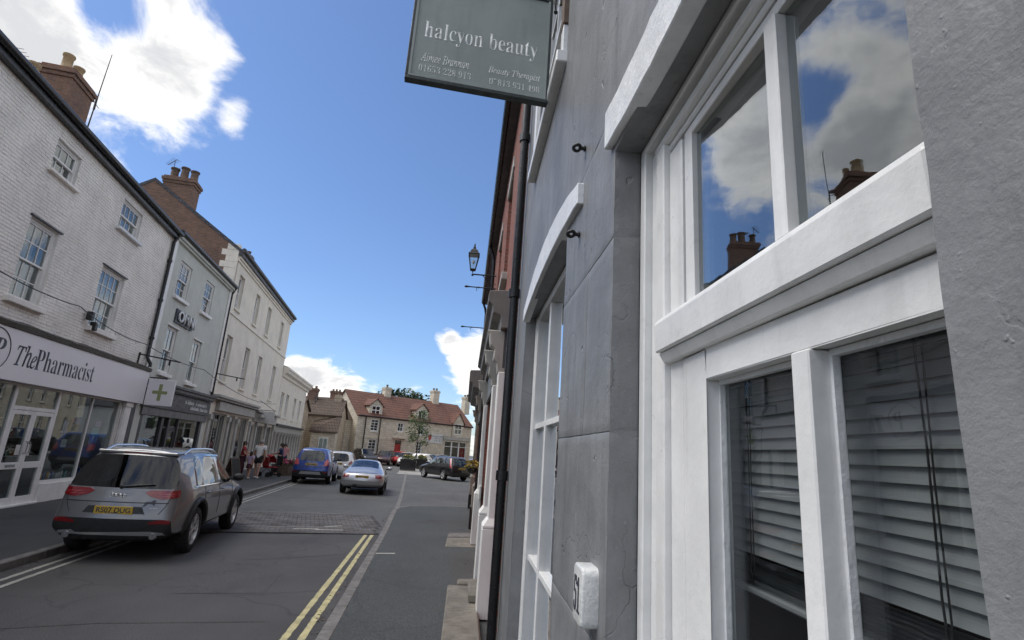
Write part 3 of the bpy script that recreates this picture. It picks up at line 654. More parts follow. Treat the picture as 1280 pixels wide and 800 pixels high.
for a, b in ((1.26, .904), (.850, .587)): pane(nwin, -a, -b, 1.12, 2.156, .168, 'glass_low', .0).rotation_euler = (0, 0, rad(1.6))
r8 = random.Random(8)
for (fx, z0_, z1_, yy) in ((-1.7025, .96, 3.03, .093),):
    z_ = z0_
    while z_ < z1_:
        h_ = r8.uniform(.03, .16)
        if r8.random() < .8: w_ = r8.uniform(.0008, .0024); MB().box((fx - w_, yy - .001, z_), (fx + w_, yy + .03, min(z_ + h_, z1_))).build('paint_crack', 'iron', nwin)
        z_ += h_
# venetian blind hanging inside
BL = tag(empty('venetian_blind', (.45, 0, 0), -PI / 2), 'dark grey venetian blind hanging half drawn inside the near window', 'blind')
sm = MB(); n = 6
for i in range(n):
    y0, z0 = -.008 + .0022 * math.sin(i / n * PI) + .008 * i / n, -.0133 + .0266 * i / n; y1, z1 = -.008 + .0022 * math.sin((i + 1) / n * PI) + .008 * (i + 1) / n, -.0133 + .0266 * (i + 1) / n
    sm.add([(-.42, y0, z0), (.42, y0, z0), (.42, y1, z1), (-.42, y1, z1)], [(0, 1, 2, 3)])
slat = sm.mesh('slat', 'blind', smooth=True)
z = 2.215; k = 0
while z > 1.775:
    o = link('slat', slat, BL); o.location = (-.965, .225, z); o.rotation_euler = (RND.uniform(-.05, .05), RND.uniform(-.0025, .0025), 0); z -= .0254; k += 1
for i in range(9):
    o = link('slat', slat, BL); o.location = (-.965 + RND.uniform(-.004, .004), .223 + RND.uniform(-.002, .004), 1.762 - i * .0062); o.rotation_euler = (1.15 + RND.uniform(-.15, .15), RND.uniform(-.004, .004) + .004, 0)
bx('bottom_rail', (-1.385, .208, 1.688), (-.545, .236, 1.702), 'blind', BL, .004); bx('head_rail', (-1.385, .205, 2.238), (-.545, .24, 2.262), 'blind', BL, .003)
for x in (-1.24, -.74):
    c = MB().tube([(x, .205, 2.21), (x + .002, .206, 2.0), (x - .002, .206, 1.8), (x + .004, .204, 1.71), (x + .012, .2, 1.73), (x + .004, .199, 1.75)], .0016, 6); c.tube([(x + .012, .209, 2.21), (x + .006, .208, 1.95), (x + .009, .206, 1.74)], .0014, 6); c.build('ladder_cord', 'cord', BL)
# --- second window of the grey house
m = MB()
for (a, b, y) in ((4.648, 4.58, .09), (4.58, 4.53, .10), (4.53, 4.46, .092)): m.box((-a, y, .302), (-b, .2, 3.14))
m.box((-4.46, .092, 3.08), (-2.662, .2, 3.14)).box((-4.46, .092, .302), (-2.662, .2, .40)).box((-2.76, .092, .40), (-2.662, .2, 3.08))
w2 = m.build('window', 'white', GREY, .004)
m = MB().box((-3.92, .105, .40), (-3.855, .18, 3.08)).box((-3.2, .105, .40), (-3.14, .18, 3.08))
for a, b in ((-4.46, -3.92), (-3.855, -3.2), (-3.14, -2.76)):
    for z in (1.195, 2.185): m.box((a, .11, z - .02), (b, .175, z + .02))
m.build('glazing_bars', 'white', w2, .003)
for a, b in ((-4.46, -3.92), (-3.855, -3.2), (-3.14, -2.76)):
    for c, d in ((.40, 1.18), (1.21, 2.17), (2.2, 3.08)): pane(w2, a + .002, b - .002, c, d, .15, 'glass_near', .003)
# --- upstairs window over it, seen edge-on
uw = sash_window(GREY, W3[0], W3[1], W3[2], W3[3], .03, 3, (2, 2), .08, .03, 'white', None)
bx('sill', (W3[0] - .14, -.07, W3[2] - .09), (W3[1] + .12, .05, W3[2] - .002), 'white', uw, .006)
bx('surround', (W3[0] - .13, -.035, W3[2]), (W3[0] - .002, .02, W3[3] + .1), 'white_old', uw, .004); bx('surround', (W3[1] + .002, -.035, W3[2] + .22), (W3[1] + .11, .02, W3[3] + .1), 'wood', uw, .004)
bx('surround', (W3[1] + .004, -.03, W3[2] + .0), (W3[1] + .1, .018, W3[2] + .215), 'white_old', uw, .004)
# ring hooks in the pier
for (Y, z, kind) in ((2.25, 3.375, 0), (2.31, 2.963, 1)):
    m = MB(); a0 = [(-Y, -.0 , z), (-Y, -.03, z)]
    m.tube(a0, .010, 8); m.lathe([(.006, 0), (.016, .002), (.016, .006), (.006, .008)], 10, T_((-Y, -.002, z)) @ RX(PI / 2))
    m.tube([(-Y + .017 * math.cos(t_) - .0, -.042 + .016 * math.sin(t_), z + .006 * math.cos(t_)) for t_ in [i * 2 * PI / 14 for i in range(15)]], .0085, 8)
    o = m.build('ring_hook', 'iron', None, smooth=True); o.location = (.45, 0, 0); o.rotation_euler = (0, 0, -PI / 2)
    tag(o, ('iron ring hook in the grey wall level with the lintel ends' if kind == 0 else 'iron ring hook low on the grey pier, below another hook'), 'hook')
# house number plaque
PQ = tag(empty('number_plaque', (.45, 1.855, 1.535), -PI / 2), 'white glazed house number plaque with dark figures 51 on the grey pier', 'plaque')
bm = bmesh.new(); bmesh.ops.create_cube(bm, size=1)
for v in bm.verts: v.co = Vector((v.co.x * .135, v.co.y * .055 - .026, v.co.z * .175))
es = [e for e in bm.edges if abs((e.verts[0].co - e.verts[1].co).y) > .01]; bmesh.ops.bevel(bm, geom=es, offset=.025, segments=4, profile=.5, affect='EDGES')
es = [e for e in bm.edges if all(v.co.y < -.05 for v in e.verts)]; bmesh.ops.bevel(bm, geom=es, offset=.009, segments=3, profile=.5, affect='EDGES')
me = bpy.data.meshes.new('tile'); bm.to_mesh(me); bm.free(); me.materials.append(paint('crazed white glaze', (.66, .67, .66), .22, .08, 12, 60, .004, dirt=.55, dirtcol=(.22, .22, .22))); me.polygons.foreach_set('use_smooth', [True] * len(me.polygons)); me.set_sharp_from_angle(angle=rad(35)); link('tile', me, PQ)
text('figures', serif('51'), .082, .105, 'ink', PQ, T_((-.044, -.0537, -.052)), .002, .0)

# ================================================================== hanging sign
SX0, SX1 = -.60, .365; SY = 3.40
HS = tag(empty('hanging_sign', (SX1, SY + .03, 4.47), rad(6.0)), 'grey green hanging sign lettered halcyon beauty on an iron bracket', 'sign')
Wd, Hh = .985, .86
bo = bx('board', (-Wd, -.018, .0), (0, .018, Hh), 'signgrey', HS, .002)
fm = MB().box((-Wd - .022, -.03, -.028), (.022, .03, .0)).box((-Wd - .022, -.028, 0), (-Wd, .028, Hh)).box((0, -.028, 0), (.022, .028, Hh)).box((-Wd - .022, -.03, Hh), (.022, .03, Hh + .025))
fm.build('frame', 'signedge', HS, .003)
MB().box((-Wd - .002, -.0285, 0), (-Wd + .014, -.018, Hh)).box((-.014, -.0285, 0), (.002, -.018, Hh)).box((-Wd + .014, -.0285, 0), (-.014, -.018, .012)).build('moulding', 'signgrey', HS)
text('lettering', serif('halcyon beauty'), .835, .175, 'letter', HS, T_((-Wd + .075, -.0185, .30)), .001, -.008)
text('lettering', serif('Aimee Brannan', 'italic'), .345, .075, 'letter_faint', HS, T_((-Wd + .07, -.0185, .135)), .001, .004)
text('lettering', serif('01653 228 913'), .37, .052, 'letter_faint', HS, T_((-Wd + .065, -.0185, .055)), .001, -.02)
text('lettering', serif('Beauty Therapist', 'italic'), .385, .075, 'letter_faint', HS, T_((-.43, -.0185, .128)), .001, .004)
text('lettering', serif('07813 931 498'), .37, .052, 'letter_faint', HS, T_((-.415, -.0185, .05)), .001, -.02)
m = MB().tube([(-Wd - .05, 0, Hh + .09), (.11, 0, Hh + .09)], .014, 8)
m.tube([(.1, 0, Hh + .4), (-.25, 0, Hh + .1)], .01, 8).tube([(.09, 0, Hh + .02), (.09, 0, Hh + .5)], .012, 8)
for x in (-Wd + .12, -.12): m.tube([(x, 0, Hh + .02), (x, 0, Hh + .09)], .008, 6)
m.tube([(.045, -.0, Hh + .09), (.045, 0, Hh + .0), (.05, 0, Hh - .05)], .007, 6).ball((.05, 0, Hh - .06), .016)
m.build('bracket', 'iron', HS, smooth=True)

# ================================================================== black downpipe at the party wall
downpipe('downpipe', [(.385, 5.45, .25), (.385, 5.45, 7.25)], .044, 'black', 'black iron downpipe on the corner of the grey house', [(.385, 5.45, z) for z in (1.75, 3.6, 5.45, 7.0)])
o = MB().tube([(.385, 5.45, .30), (.385, 5.45, .2), (.33, 5.42, .1)], [.046, .046, .05], 12).build('shoe', 'black', bpy.data.objects['downpipe'], smooth=True)

# ================================================================== red brick house with shopfronts next door (frame x = -Y, y = X - .44)
BK = tag(empty('brick_house', (.44, 0, 0), -PI / 2), 'tall red brick house with stone shopfront cornices beyond the black downpipe', 'house')
m = MB(); up_w = [(-9.3, -8.2, 4.75, 6.6), (-12.0, -10.9, 4.75, 6.6), (-16.2, -15.1, 4.75, 6.6), (-19.0, -17.9, 4.75, 6.6)]
shop_o = [(-8.15, -7.1, .1, 3.3), (-12.0, -8.75, .75, 3.3), (-19.3, -14.9, .7, 3.2)]
front_wall(m, -20.2, -5.625, 0, 7.6, up_w + shop_o, .25); shell(m, -20.2, -5.626, 0, 7.598, 6.8, .001); m.build('wall', 'red_brick', BK)
MB().box((-20.1, 1.6, .05), (-5.7, 1.7, 7.5)).box((-20.1, .25, 3.5), (-5.7, 1.6, 3.6)).build('interior', 'room', BK)
for (a, b, c, d) in up_w: sash_window(BK, a, b, c, d, .08, 3, (2, 2), .07, .025, 'white', (.12, .09, .1), 'stonegrey', head=(.2, .03, .1))
rf = MB().prism([(-20.25, -.22, 7.66), (-20.25, 3.4, 8.9), (-20.25, 6.9, 7.66)], (14.68, 0, 0)).build('roof', 'tile_dull', BK)
MB().box((-20.22, -.16, 7.52), (-5.64, -.002, 7.658)).build('eaves_board', 'dark', BK)
g = MB(); g.tube([(-20.2, -.2, 7.6), (-5.66, -.2, 7.6)], .065, 10).build('gutter', 'black', BK, smooth=True)
for x in (-14.2, -20.0): MB().tube([(x, -.2, 7.55), (x, -.1, 7.3), (x, -.06, 7.1), (x, -.06, .15)], .045, 8).build('downpipe', 'black', BK, smooth=True)
def shopfront_right(s0, s1, zc0, zc1, proj, pil, recess, mat, pmat='white_far'):
    # cornice, frieze, consoles and pilasters
    ca = MB(); prof = [(0, zc0), (-proj * .35, zc0), (-proj * .4, zc0 + .16), (-proj * .75, zc0 + .2), (-proj * .8, zc0 + .3), (-proj, zc0 + .34), (-proj, zc1 - .05), (-proj * .96, zc1), (0, zc1 + .03)]
    ca.prism([(s0, y - .003, z) for y, z in prof], (s1 - s0, 0, 0)); ca.build('cornice', mat, BK, .006)
    bx('frieze', (s0 + .15, -.05, zc0 - .5), (s1 - .15, -.003, zc0 - .002), 'anth', BK, .004)
    for x in pil:
        p = MB().box((x - .13, -.09, .95), (x + .13, -.003, zc0 - .55)).build('pilaster', pmat, BK, .01)
        q = MB().box((x - .17, -.15, .1), (x + .17, -.003, 1.08)); q.prism([(x - .17, -.15, 1.082), (x + .17, -.15, 1.082), (x + .17, -.003, 1.082), (x - .17, -.003, 1.082)], (0, 0, .03))
        q.add([(x - .17, -.15, 1.112), (x + .17, -.15, 1.112), (x + .17, -.003, 1.112), (x - .17, -.003, 1.112), (x - .13, -.09, 1.2), (x + .13, -.09, 1.2), (x + .13, -.003, 1.2), (x - .13, -.003, 1.2)], [(0, 1, 5, 4), (1, 2, 6, 5), (2, 3, 7, 6), (3, 0, 4, 7), (4, 5, 6, 7)])
        q.build('pilaster_base', pmat, BK, .008)
        c = MB(); pc = [(-.003, zc0 - .56), (-.10, zc0 - .56), (-.12, zc0 - .44), (-.17, zc0 - .38), (-.16, zc0 - .26), (-.22, zc0 - .2), (-.24, zc0 - .06), (-.27, zc0 - .004), (-.003, zc0 - .004)]
        c.prism([(x - .11, y, z) for y, z in pc], (.22, 0, 0)); c.build('console', pmat if pmat != 'white_far' else 'stonegrey', BK, .012)
shopfront_right(-12.4, -6.72, 3.52, 4.0, .29, (-6.98, -8.42, -12.15), 0, 'cornice')
shopfront_right(-20.15, -14.2, 3.42, 4.05, .46, (-14.6, -19.7), 0, 'cornice', 'stonebrown')
# doors and shop windows under the cornices
d_ = MB().box((-8.13, .12, .12), (-7.12, .17, 2.3)).build('door', 'dark', BK, .01); MB().ball((-7.25, .10, 1.15), .03).build('handle', 'chrome', d_, smooth=True)
pane(BK, -8.13, -7.12, 2.36, 3.28, .14, 'glass')
for (a, b, c, d, n) in ((-12.0, -8.75, .75, 3.3, 3), (-19.3, -14.9, .7, 3.2, 4)):
    m = MB(); w_ = (b - a) / n
    m.box((a, .06, c), (b, .14, c + .08)).box((a, .06, d - .08), (b, .14, d))
    for i in range(n + 1): m.box((a + w_ * i - .03, .06, c + .08), (a + w_ * i + .03, .14, d - .08))
    w = m.build('shop_window', 'white_far', BK)
    for i in range(n): pane(w, a + w_ * i + .03, a + w_ * (i + 1) - .03, c + .08, d - .08, .1, 'glass')
bx('plinth', (-19.9, -.16, .09), (-19.4, -.003, .55), 'black', BK, .01); bx('plinth', (-14.82, -.17, .09), (-14.35, -.152, .62), 'black', BK, .004)
# small things fixed to the brick front
o = MB().box((0, 0, 0), (.16, .26, .3)).build('alarm_box', 'stonegrey', None, .02); o.location = (.26, 13.85, 4.45); tag(o, 'grey alarm box on the brick front above the further cornice', 'alarm box')
def finial_bracket(Y, z, x0, label, x1=.43):
    m = MB().tube([(x1, Y, z), (x0 + .14, Y, z)], .014, 6); m.lathe([(.002, 0), (.032, .04), (.02, .09), (.014, .16)], 8, T_((x0, Y, z)) @ RY(PI / 2)); m.lathe([(.012, 0), (.028, .02), (.012, .04)], 8, T_((x0 + .32, Y, z)) @ RY(PI / 2))
    m.tube([(x0 + .3, Y, z - .01), (x0 + .3, Y, z - .09)], .008, 5)
    m.tube([(x1 - .06 - .06 * math.sin(a_), Y, z + .06 - .06 * math.cos(a_)) for a_ in [i * .4 for i in range(11)]], .006, 5)
    return tag(m.build('flag_bracket', 'iron', None, smooth=True), label, 'bracket')
finial_bracket(12.2, 5.72, -.33, 'black iron arrow tipped bracket just under the wall lantern')
finial_bracket(16.0, 5.62, -.43, 'black iron arrow tipped bracket further along the brick front')
LN = tag(empty('wall_lantern', (-.17, 13.0, 6.42), 0), 'black four sided street lantern on a wall bracket', 'lantern')
m = MB().tube([(0, 0, -.02), (0, 0, -.12), (.60, 0, -.12)], .018, 8).tube([(.25, 0, -.12), (.6, 0, -.5)], .009, 6); m.ball((0, 0, -.14), .03); m.build('bracket', 'iron', LN, smooth=True)
m = MB()
for i in range(4):
    a0 = PI / 4 + i * PI / 2; m.tube([(.085 * math.cos(a0), .085 * math.sin(a0), 0), (.175 * math.cos(a0), .175 * math.sin(a0), .38)], .012, 6)
m.lathe([(.06, -.03), (.1, -.01), (.1, .012)], 4, RZ(PI / 4)); m.lathe([(.2, .38), (.2, .405), (.15, .44), (.12, .5), (.05, .56), (.045, .6), (.02, .63), (.03, .65), (.005, .72)], 4, RZ(PI / 4)); m.build('cage', 'iron', LN)
m = MB()
for i in range(4):
    a0, a1 = PI / 4 + i * PI / 2, PI / 4 + (i + 1) * PI / 2; m2 = MB(); m2.add([(.08 * math.cos(a0), .08 * math.sin(a0), .01), (.08 * math.cos(a1), .08 * math.sin(a1), .01), (.168 * math.cos(a1), .168 * math.sin(a1), .38), (.168 * math.cos(a0), .168 * math.sin(a0), .38)], [(0, 1, 2, 3)]); m2.build('pane', 'glass', LN)
MB().ball((0, 0, .2), .035, 6, sq=(1, 1, 1.6)).build('bulb', 'p_white', LN, smooth=True)
# hanging basket / greenery and white post by the further shopfront
def leaf_mass(n, ctr, rad3, size, seed, up=.3, shell_=.3):
    r = random.Random(seed); m = MB()
    for _ in range(n):
        while True:
            q = Vector((r.uniform(-1, 1), r.uniform(-1, 1), r.uniform(-1, 1)))
            if shell_ < q.length < 1: break
        p = Vector(ctr) + Vector((q.x * rad3[0], q.y * rad3[1], q.z * rad3[2])); s = size * r.uniform(.6, 1.4)
        M = T_(p) @ RZ(r.uniform(0, 6.3)) @ RX(r.uniform(-1.1, 1.1)) @ RY(r.uniform(-.8, .8))
        m.add([M @ Vector(v) for v in ((-s * .5, 0, 0), (0, -s * .32, s * .06), (s * .5, 0, 0), (0, s * .32, s * .06))], [(0, 1, 2, 3)], 0)
    return m
HB = tag(empty('hanging_basket', (.22, 12.6, 1.62), 0), 'small planted basket hung beside the black pipe on the brick wall', 'basket')
leaf_mass(150, (0, 0, .05), (.17, .17, .12), .07, 3).build('foliage', 'leaf_y', HB); MB().lathe([(.02, -.14), (.1, -.1), (.14, 0)], 10).build('bowl', 'iron', HB); MB().tube([(0, 0, 0), (.02, 0, .3), (.2, 0, .3)], .006, 5).build('hook', 'iron', HB)
o = MB().box((-.02, -.2, 0), (.03, .2, .28)).build('notice_box', 'p_white', None, .01); o.location = (.40, 12.0, 1.0); tag(o, 'small white notice box low on the brick wall', 'box')
# stone door steps on the pavement
stp = tag(empty('door_steps', (.2, 7.3, PZ), 0), 'worn stone steps at the foot of the white pilasters', 'steps')
bx('step', (-.27, -1.55, 0), (.12, .75, .10), 'step', stp, .02); bx('step', (-.14, .76, 0), (.10, 1.0, .13), 'step', stp, .02); bx('step', (.0, -.15, .102), (.23, .7, .2), 'step', stp, .015)

# ================================================================== facade frames on the left and beyond
class Frame:
    def __init__(s, ox, oy, ang):      # ang: heading of the front from +Y towards +X, degrees
        a = rad(ang); s.o = Vector((ox, oy, 0)); s.d = Vector((math.sin(a), math.cos(a), 0)); s.n = Vector((math.cos(a), -math.sin(a), 0)); s.rz = PI / 2 - a
    def at(s, px, py, off=0.0):        # pixel -> (along, z) on the plane `off` metres in front of the facade
        r = ray(px, py); p = C0 + r * ((s.o + s.n * off - C0).dot(s.n) / r.dot(s.n)); return (p - s.o).dot(s.d), p.z
    def cross(s, px, py, x):           # pixel -> (into, z) on the plane across the building at along = x
        r = ray(px, py); q = s.o + s.d * x; p = C0 + r * ((q - C0).dot(s.d) / r.dot(s.d)); return -(p - s.o).dot(s.n), p.z
    def empty(s, name): return empty(name, s.o, s.rz)
FA = Frame(-10.0, 14.4, -9.0)
P1 = FA.o + FA.d * 4.2
FB = Frame(P1.x, P1.y, -7.4)
Z0 = .10

def chimney(parent, x, y, z0, z1, wx, wy, pots, mat='chimney_brick', potmat='pot', caps=2, ph=.42, pr=.12, along='x'):
    c = MB().box((x - wx / 2, y - wy / 2, z0), (x + wx / 2, y + wy / 2, z1))
    for i in range(caps): e = .04 + .045 * (i % 2); c.box((x - wx / 2 - e, y - wy / 2 - e, z1 - .30 + .14 * i), (x + wx / 2 + e, y + wy / 2 + e, z1 - .30 + .14 * i + .13))
    c.box((x - wx / 2 - .02, y - wy / 2 - .02, z1 + .001), (x + wx / 2 + .02, y + wy / 2 + .02, z1 + .06))
    o = c.build('chimney', mat, parent)
    for i in range(pots):
        t = (i + .5) / pots - .5; p = (x + (wx * t if along == 'x' else 0), y + (wy * t if along == 'y' else 0), z1 + .05); h = ph * RND.uniform(.85, 1.15)
        MB().lathe([(pr * 1.1, 0), (pr * 1.05, .08), (pr * .92, .12), (pr * .88, h - .1), (pr * 1.08, h - .07), (pr * 1.1, h), (pr * .8, h), (pr * .78, h - .2)], 12, T_(p)).build('chimney_pot', potmat, o, smooth=True)
    return o
def aerial(name, base, h, label, kind='whip', rz=0.0, lean=0.02):
    m = MB().tube([(0, 0, 0), (lean * h, 0, h)], [.028, .012], 6)
    if kind == 'whip':
        for z, l in ((h * .46, .35), (h * .12, .2)): m.tube([(-l, 0, z + .05), (l, 0, z - .03)], .012, 5)
        m.lathe([(.035, 0), (.035, .5)], 6, T_((lean * h * .43, 0, h * .4)))
    else:
        m.tube([(-.15, 0, h), (.75, 0, h - .06)], .016, 5)
        for i in range(6): m.tube([(-.1 + .15 * i, -.2 + .012 * i, h - .01 * i), (-.1 + .15 * i, .2 - .012 * i, h - .01 * i)], .007, 4)
        m.tube([(-.7, 0, h * .45), (.2, 0, h * .5)], .012, 5)
    o = m.build(name, 'iron', None); o.location = base; o.rotation_euler = (0, 0, rz); return tag(o, label, 'aerial')

# ------------------------------------------------------------------ white painted brick house with the chemist's shop
A = tag(FA.empty('white_brick_house'), 'white painted brick house over a chemist shop with pale fascia', 'house')
A0, A1 = -12.0, 4.19
wa3, wb3 = (-2.90, -1.90, 7.36, 8.12), (.42, 1.68, 7.36, 8.22)
wa2, wb2 = (-3.0, -1.94, 4.42, 6.18), (.22, 1.55, 4.48, 6.15)
wl = [(-6.6, -5.5, 7.36, 8.12), (-6.7, -5.6, 4.42, 6.18), (-10.2, -9.1, 4.42, 6.18), (-10.2, -9.1, 7.36, 8.12)]
wins = [wa3, wb3, wa2, wb2] + wl
shop = [(-11.6, 3.25, .12, 2.74)]
m = front_wall(MB(), A0, A1, 0, 8.5, wins + shop, .28, .012); shell(m, A0, A1, 0, 8.499, 8, .013); m.build('wall', 'wjoint', A)
m = MB(); r = random.Random(5); z = 3.98; j = 0
while z < 8.43:
    x = A0 + (0 if j % 2 else -.11)
    while x < A1:
        header = r.random() < .3; L = (.105 if header else .215)
        a, b = max(x, A0), min(x + L, A1); ok = b - a > .03
        for w in wins:
            if ok and b > w[0] - .01 and a < w[1] + .01 and z + .066 > w[2] and z < w[3]:
                if a < w[0] - .02 and b < w[1]: b = w[0]
                elif b > w[1] + .02 and a > w[0]: a = w[1]
                else: ok = False
                ok = ok and b - a > .03
        if ok:
            y0 = r.uniform(-.004, .004) + .004 * noise.noise(Vector((x * .8, z * .8, 3))); t0, t1 = r.uniform(-.003, .003), r.uniform(-.003, .003); e = .006
            q = [(a, y0 + t0, z), (b, y0 - t0, z), (b, y0 + t1, z + .064), (a, y0 - t1, z + .064)]
            m.add([(q[0][0] + e, q[0][1], q[0][2] + e), (q[1][0] - e, q[1][1], q[1][2] + e), (q[2][0] - e, q[2][1], q[2][2] - e), (q[3][0] + e, q[3][1], q[3][2] - e), (a, .013, z), (b, .013, z), (b, .013, z + .064), (a, .013, z + .064)],
                  [(0, 1, 2, 3), (4, 5, 1, 0), (5, 6, 2, 1), (6, 7, 3, 2), (7, 4, 0, 3)])
        x += L + .010
    z += .074; j += 1
stuff(m.build('brickwork', 'wbrick', A))
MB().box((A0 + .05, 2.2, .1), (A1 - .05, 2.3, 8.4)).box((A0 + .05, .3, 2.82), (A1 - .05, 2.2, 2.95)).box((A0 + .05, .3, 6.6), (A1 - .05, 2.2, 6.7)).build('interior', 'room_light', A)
MB().box((A0 + .1, .2, .1), (A1 - .1, 2.2, .14)).build('shop_floor', 'room_light', A)
sash_window(A, *wa3, .07, 3, (1, 1), .05, .022, 'white_far', (.07, .10, .10), 'wbrick', [(0, .5, 'curtain')])
sash_window(A, *wb3, .07, 4, (1, 1), .05, .022, 'white_far', (.08, .12, .12), 'white_old', [(.3, 1, 'curtain')])
sash_window(A, *wa2, .07, 3, (2, 2), .06, .022, 'white_far', (.12, .12, .12), 'wbrick', [(0, .75, 'curtain')])
sash_window(A, *wb2, .07, 4, (2, 2), .06, .022, 'white_far', (.12, .12, .12), 'wbrick', [(.0, 1, 'curtain')])
for w in wl: sash_window(A, *w, .07, 3, (2, 2), .06, .022, 'white_far', (.1, .1, .1), 'wbrick', [(0, 1, 'curtain')])
for w in (wa2, wb2): bx('drip_mould', (w[0] - .06, -.035, w[3] + .02), (w[1] + .08, .01, w[3] + .055), 'dark', A)
# eaves, roof and chimney
MB().box((A0, -.16, 8.44), (A1, .0, 8.58)).build('eaves_board', 'black', A)
MB().tube([(A0, -.2, 8.64), (A1 + .02, -.2, 8.64)], .085, 10).build('gutter', 'black', A, smooth=True)
MB().prism([(A0, -.2, 8.66), (A0, 3.9, 10.9), (A0, 8.05, 8.5), (A0, -.05, 8.5)], (A1 - A0 - .02, 0, 0)).build('roof', 'tile_dull', A)
off = -3.6
cx0, cz0 = FA.at(50, 98, off); cx1, cz1 = FA.at(110, 120, off)
ch = chimney(A, (cx0 + cx1) / 2 + .05, -off, 9.4, FA.at(90, 103, off)[1], 1.25, .9, 2, 'chimney_brick', 'pot', 2, .55, .16)
p0 = FA.at(42, 95, off); MB().lathe([(.17, -.3), (.16, .1), (.14, .38), (.17, .42), (.17, .5)], 12, T_((p0[0] - .1, -off, p0[1] - .15))).build('chimney_pot', 'pot', A, smooth=True)
q = FA.at(108, 160, off); w3d = FA.o + FA.d * q[0] - FA.n * (-off) + Vector((0, 0, q[1] - .8)); top = FA.at(140, 68, off)[1]
aerial('whip_aerial', w3d, top - q[1] + .8, 'tall thin whip aerial beside the brick chimney of the white house', 'whip', FA.rz, .06)
q = FA.at(20, 70, off); aerial('television_aerial', FA.o + FA.d * q[0] + FA.n * off + Vector((0, 0, q[1] - 1.2)), 1.4, 'television aerial behind the black gutter of the white house', 'yagi', FA.rz)
# chemist fascia, cornice and lettering
fz0, fz1 = 2.75, 3.80
bx('fascia', (-11.8, -.16, fz0), (4.28, .005, fz1), 'fascia', A, .008)
m = MB(); n = 70
for i in range(n):
    xa, xb = lerp(-11.85, 4.3, i / n), lerp(-11.85, 4.3, (i + 1) / n); wa, wb = (.012 * math.sin(x * 2.3) + .01 * math.sin(x * 5.1) for x in (xa, xb))
    m.add([(xa, -.19, 3.802), (xb, -.19, 3.802), (xb, -.21, 3.91 + wb), (xa, -.21, 3.91 + wa), (xb, .0, 3.99 + wb), (xa, .0, 3.99 + wa), (xa, 0, 3.802), (xb, 0, 3.802)], [(0, 1, 2, 3), (3, 2, 4, 5), (0, 6, 7, 1)])
m.build('cornice', 'black', A)
zc = 3.285
xa = FA.at(19, 447, .16)[0]; xm = FA.at(41, 452, .16)[0]; xb = FA.at(113, 478, .16)[0]
text('lettering', serif('The', 'italic'), xm - xa + .12, .46, 'ink', A, T_((xa, -.1605, zc - .21)), .004, .006)
text('lettering', serif('Pharmacist'), xb - xm - .04, .46, 'ink', A, T_((xm + .10, -.1605, zc - .215)), .004, -.01)
xl = FA.at(13, 437, .16)[0] - .5
m = MB().tube([(xl + .5 * math.cos(i * PI / 20), -.163, zc + .02 + .43 * math.sin(i * PI / 20)) for i in range(41)], .011, 5); m.build('logo_ring', 'ink', A)
text('logo_letter', serif('P', 'bolditalic'), .40, .44, 'ink', A, T_((xl - .06, -.1605, zc - .18)), .004)
# chemist shop: door, lights, pilaster, stall riser
SH = .10
def member(m, a, b, c, d, y0=.05, y1=.13): m.box((a, y0, c), (b, y1, d))
m = MB()
for (a, b, c, d) in ((-1.80, -1.70, .12, 2.74), (-.10, .0, .12, 2.74), (-1.70, -.10, 2.20, 2.28), (-1.70, -.10, 2.70, 2.74), (1.58, 1.63, .60, 2.74), (0.0, 3.25, .53, .60), (0.0, 3.2, 2.70, 2.74), (-11.6, -1.8, .53, .60), (-4.4, -4.34, .6, 2.74), (-7.4, -7.34, .6, 2.74), (-10.4, -10.34, .6, 2.74), (-11.6, -1.8, 2.7, 2.74), (3.2, 3.25, .6, 2.74)): member(m, a, b, c, d)
sf = m.build('shop_frame', 'white_far', A, .004)
bx('stall_riser', (0.001, .0, .1), (3.24, .12, .53), 'white_far', A, .004); bx('stall_riser', (-11.6, .0, .1), (-1.801, .12, .53), 'white_far', A, .004)
MB().box((1.30, -.012, .24), (1.62, .0, .44)).build('vent_grille', 'dark', A)
for (a, b, c, d) in ((.0, 1.58, .6, 2.7), (1.63, 3.2, .6, 2.7), (-1.7, -.1, 2.28, 2.7), (-4.34, -1.8, .6, 2.7), (-7.34, -4.4, .6, 2.7), (-10.34, -7.4, .6, 2.7)): pane(sf, a, b, c, d, .09, 'glass', .002)
for k, (a, b) in enumerate(((-1.70, -.905), (-.895, -.10))):
    m = MB(); st = .09
    for q in ((a, a + st, .14, 2.19), (b - st, b, .14, 2.19), (a + st, b - st, .14, .30), (a + st, b - st, 2.10, 2.19), (a + st, b - st, .92, 1.06)): member(m, *q, .055, .115)
    d_ = m.build('door', 'white_far', A, .004)
    pane(d_, a + st, b - st, .30, .92, .085, 'glass', .003); pane(d_, a + st, b - st, 1.06, 2.10, .085, 'glass', .003)
    hx = b - .05 if k == 0 else a + .05
    MB().tube([(hx, .055, 1.25), (hx, .0, 1.27), (hx, .0, 1.50), (hx, .055, 1.52)], .012, 6).build('handle', 'chrome', d_, smooth=True)
    if k == 0: MB().box((a + .25, .048, .96), (b - .2, .056, 1.02)).build('letter_plate', 'chrome', d_)
    if k == 0: MB().box((a + .5, .078, 1.22), (a + .66, .0815, 1.44)).build('sticker', 'p_white', d_)
    else: MB().box((a + .12, .078, 1.2), (a + .24, .0815, 1.45)).build('sticker', 'p_white', d_)
bx('door_sill', (-1.8, -.02, .1), (0, .14, .138), 'white_far', A, .004)
pm = MB().box((3.30, -.10, .1), (3.80, .004, .55)).box((3.34, -.07, .551), (3.76, .004, 2.60)).box((3.42, -.085, .7), (3.68, -.069, 2.45)).box((3.30, -.1, 2.601), (3.8, .004, 2.748)); pm.build('pilaster', 'white_far', A, .01)
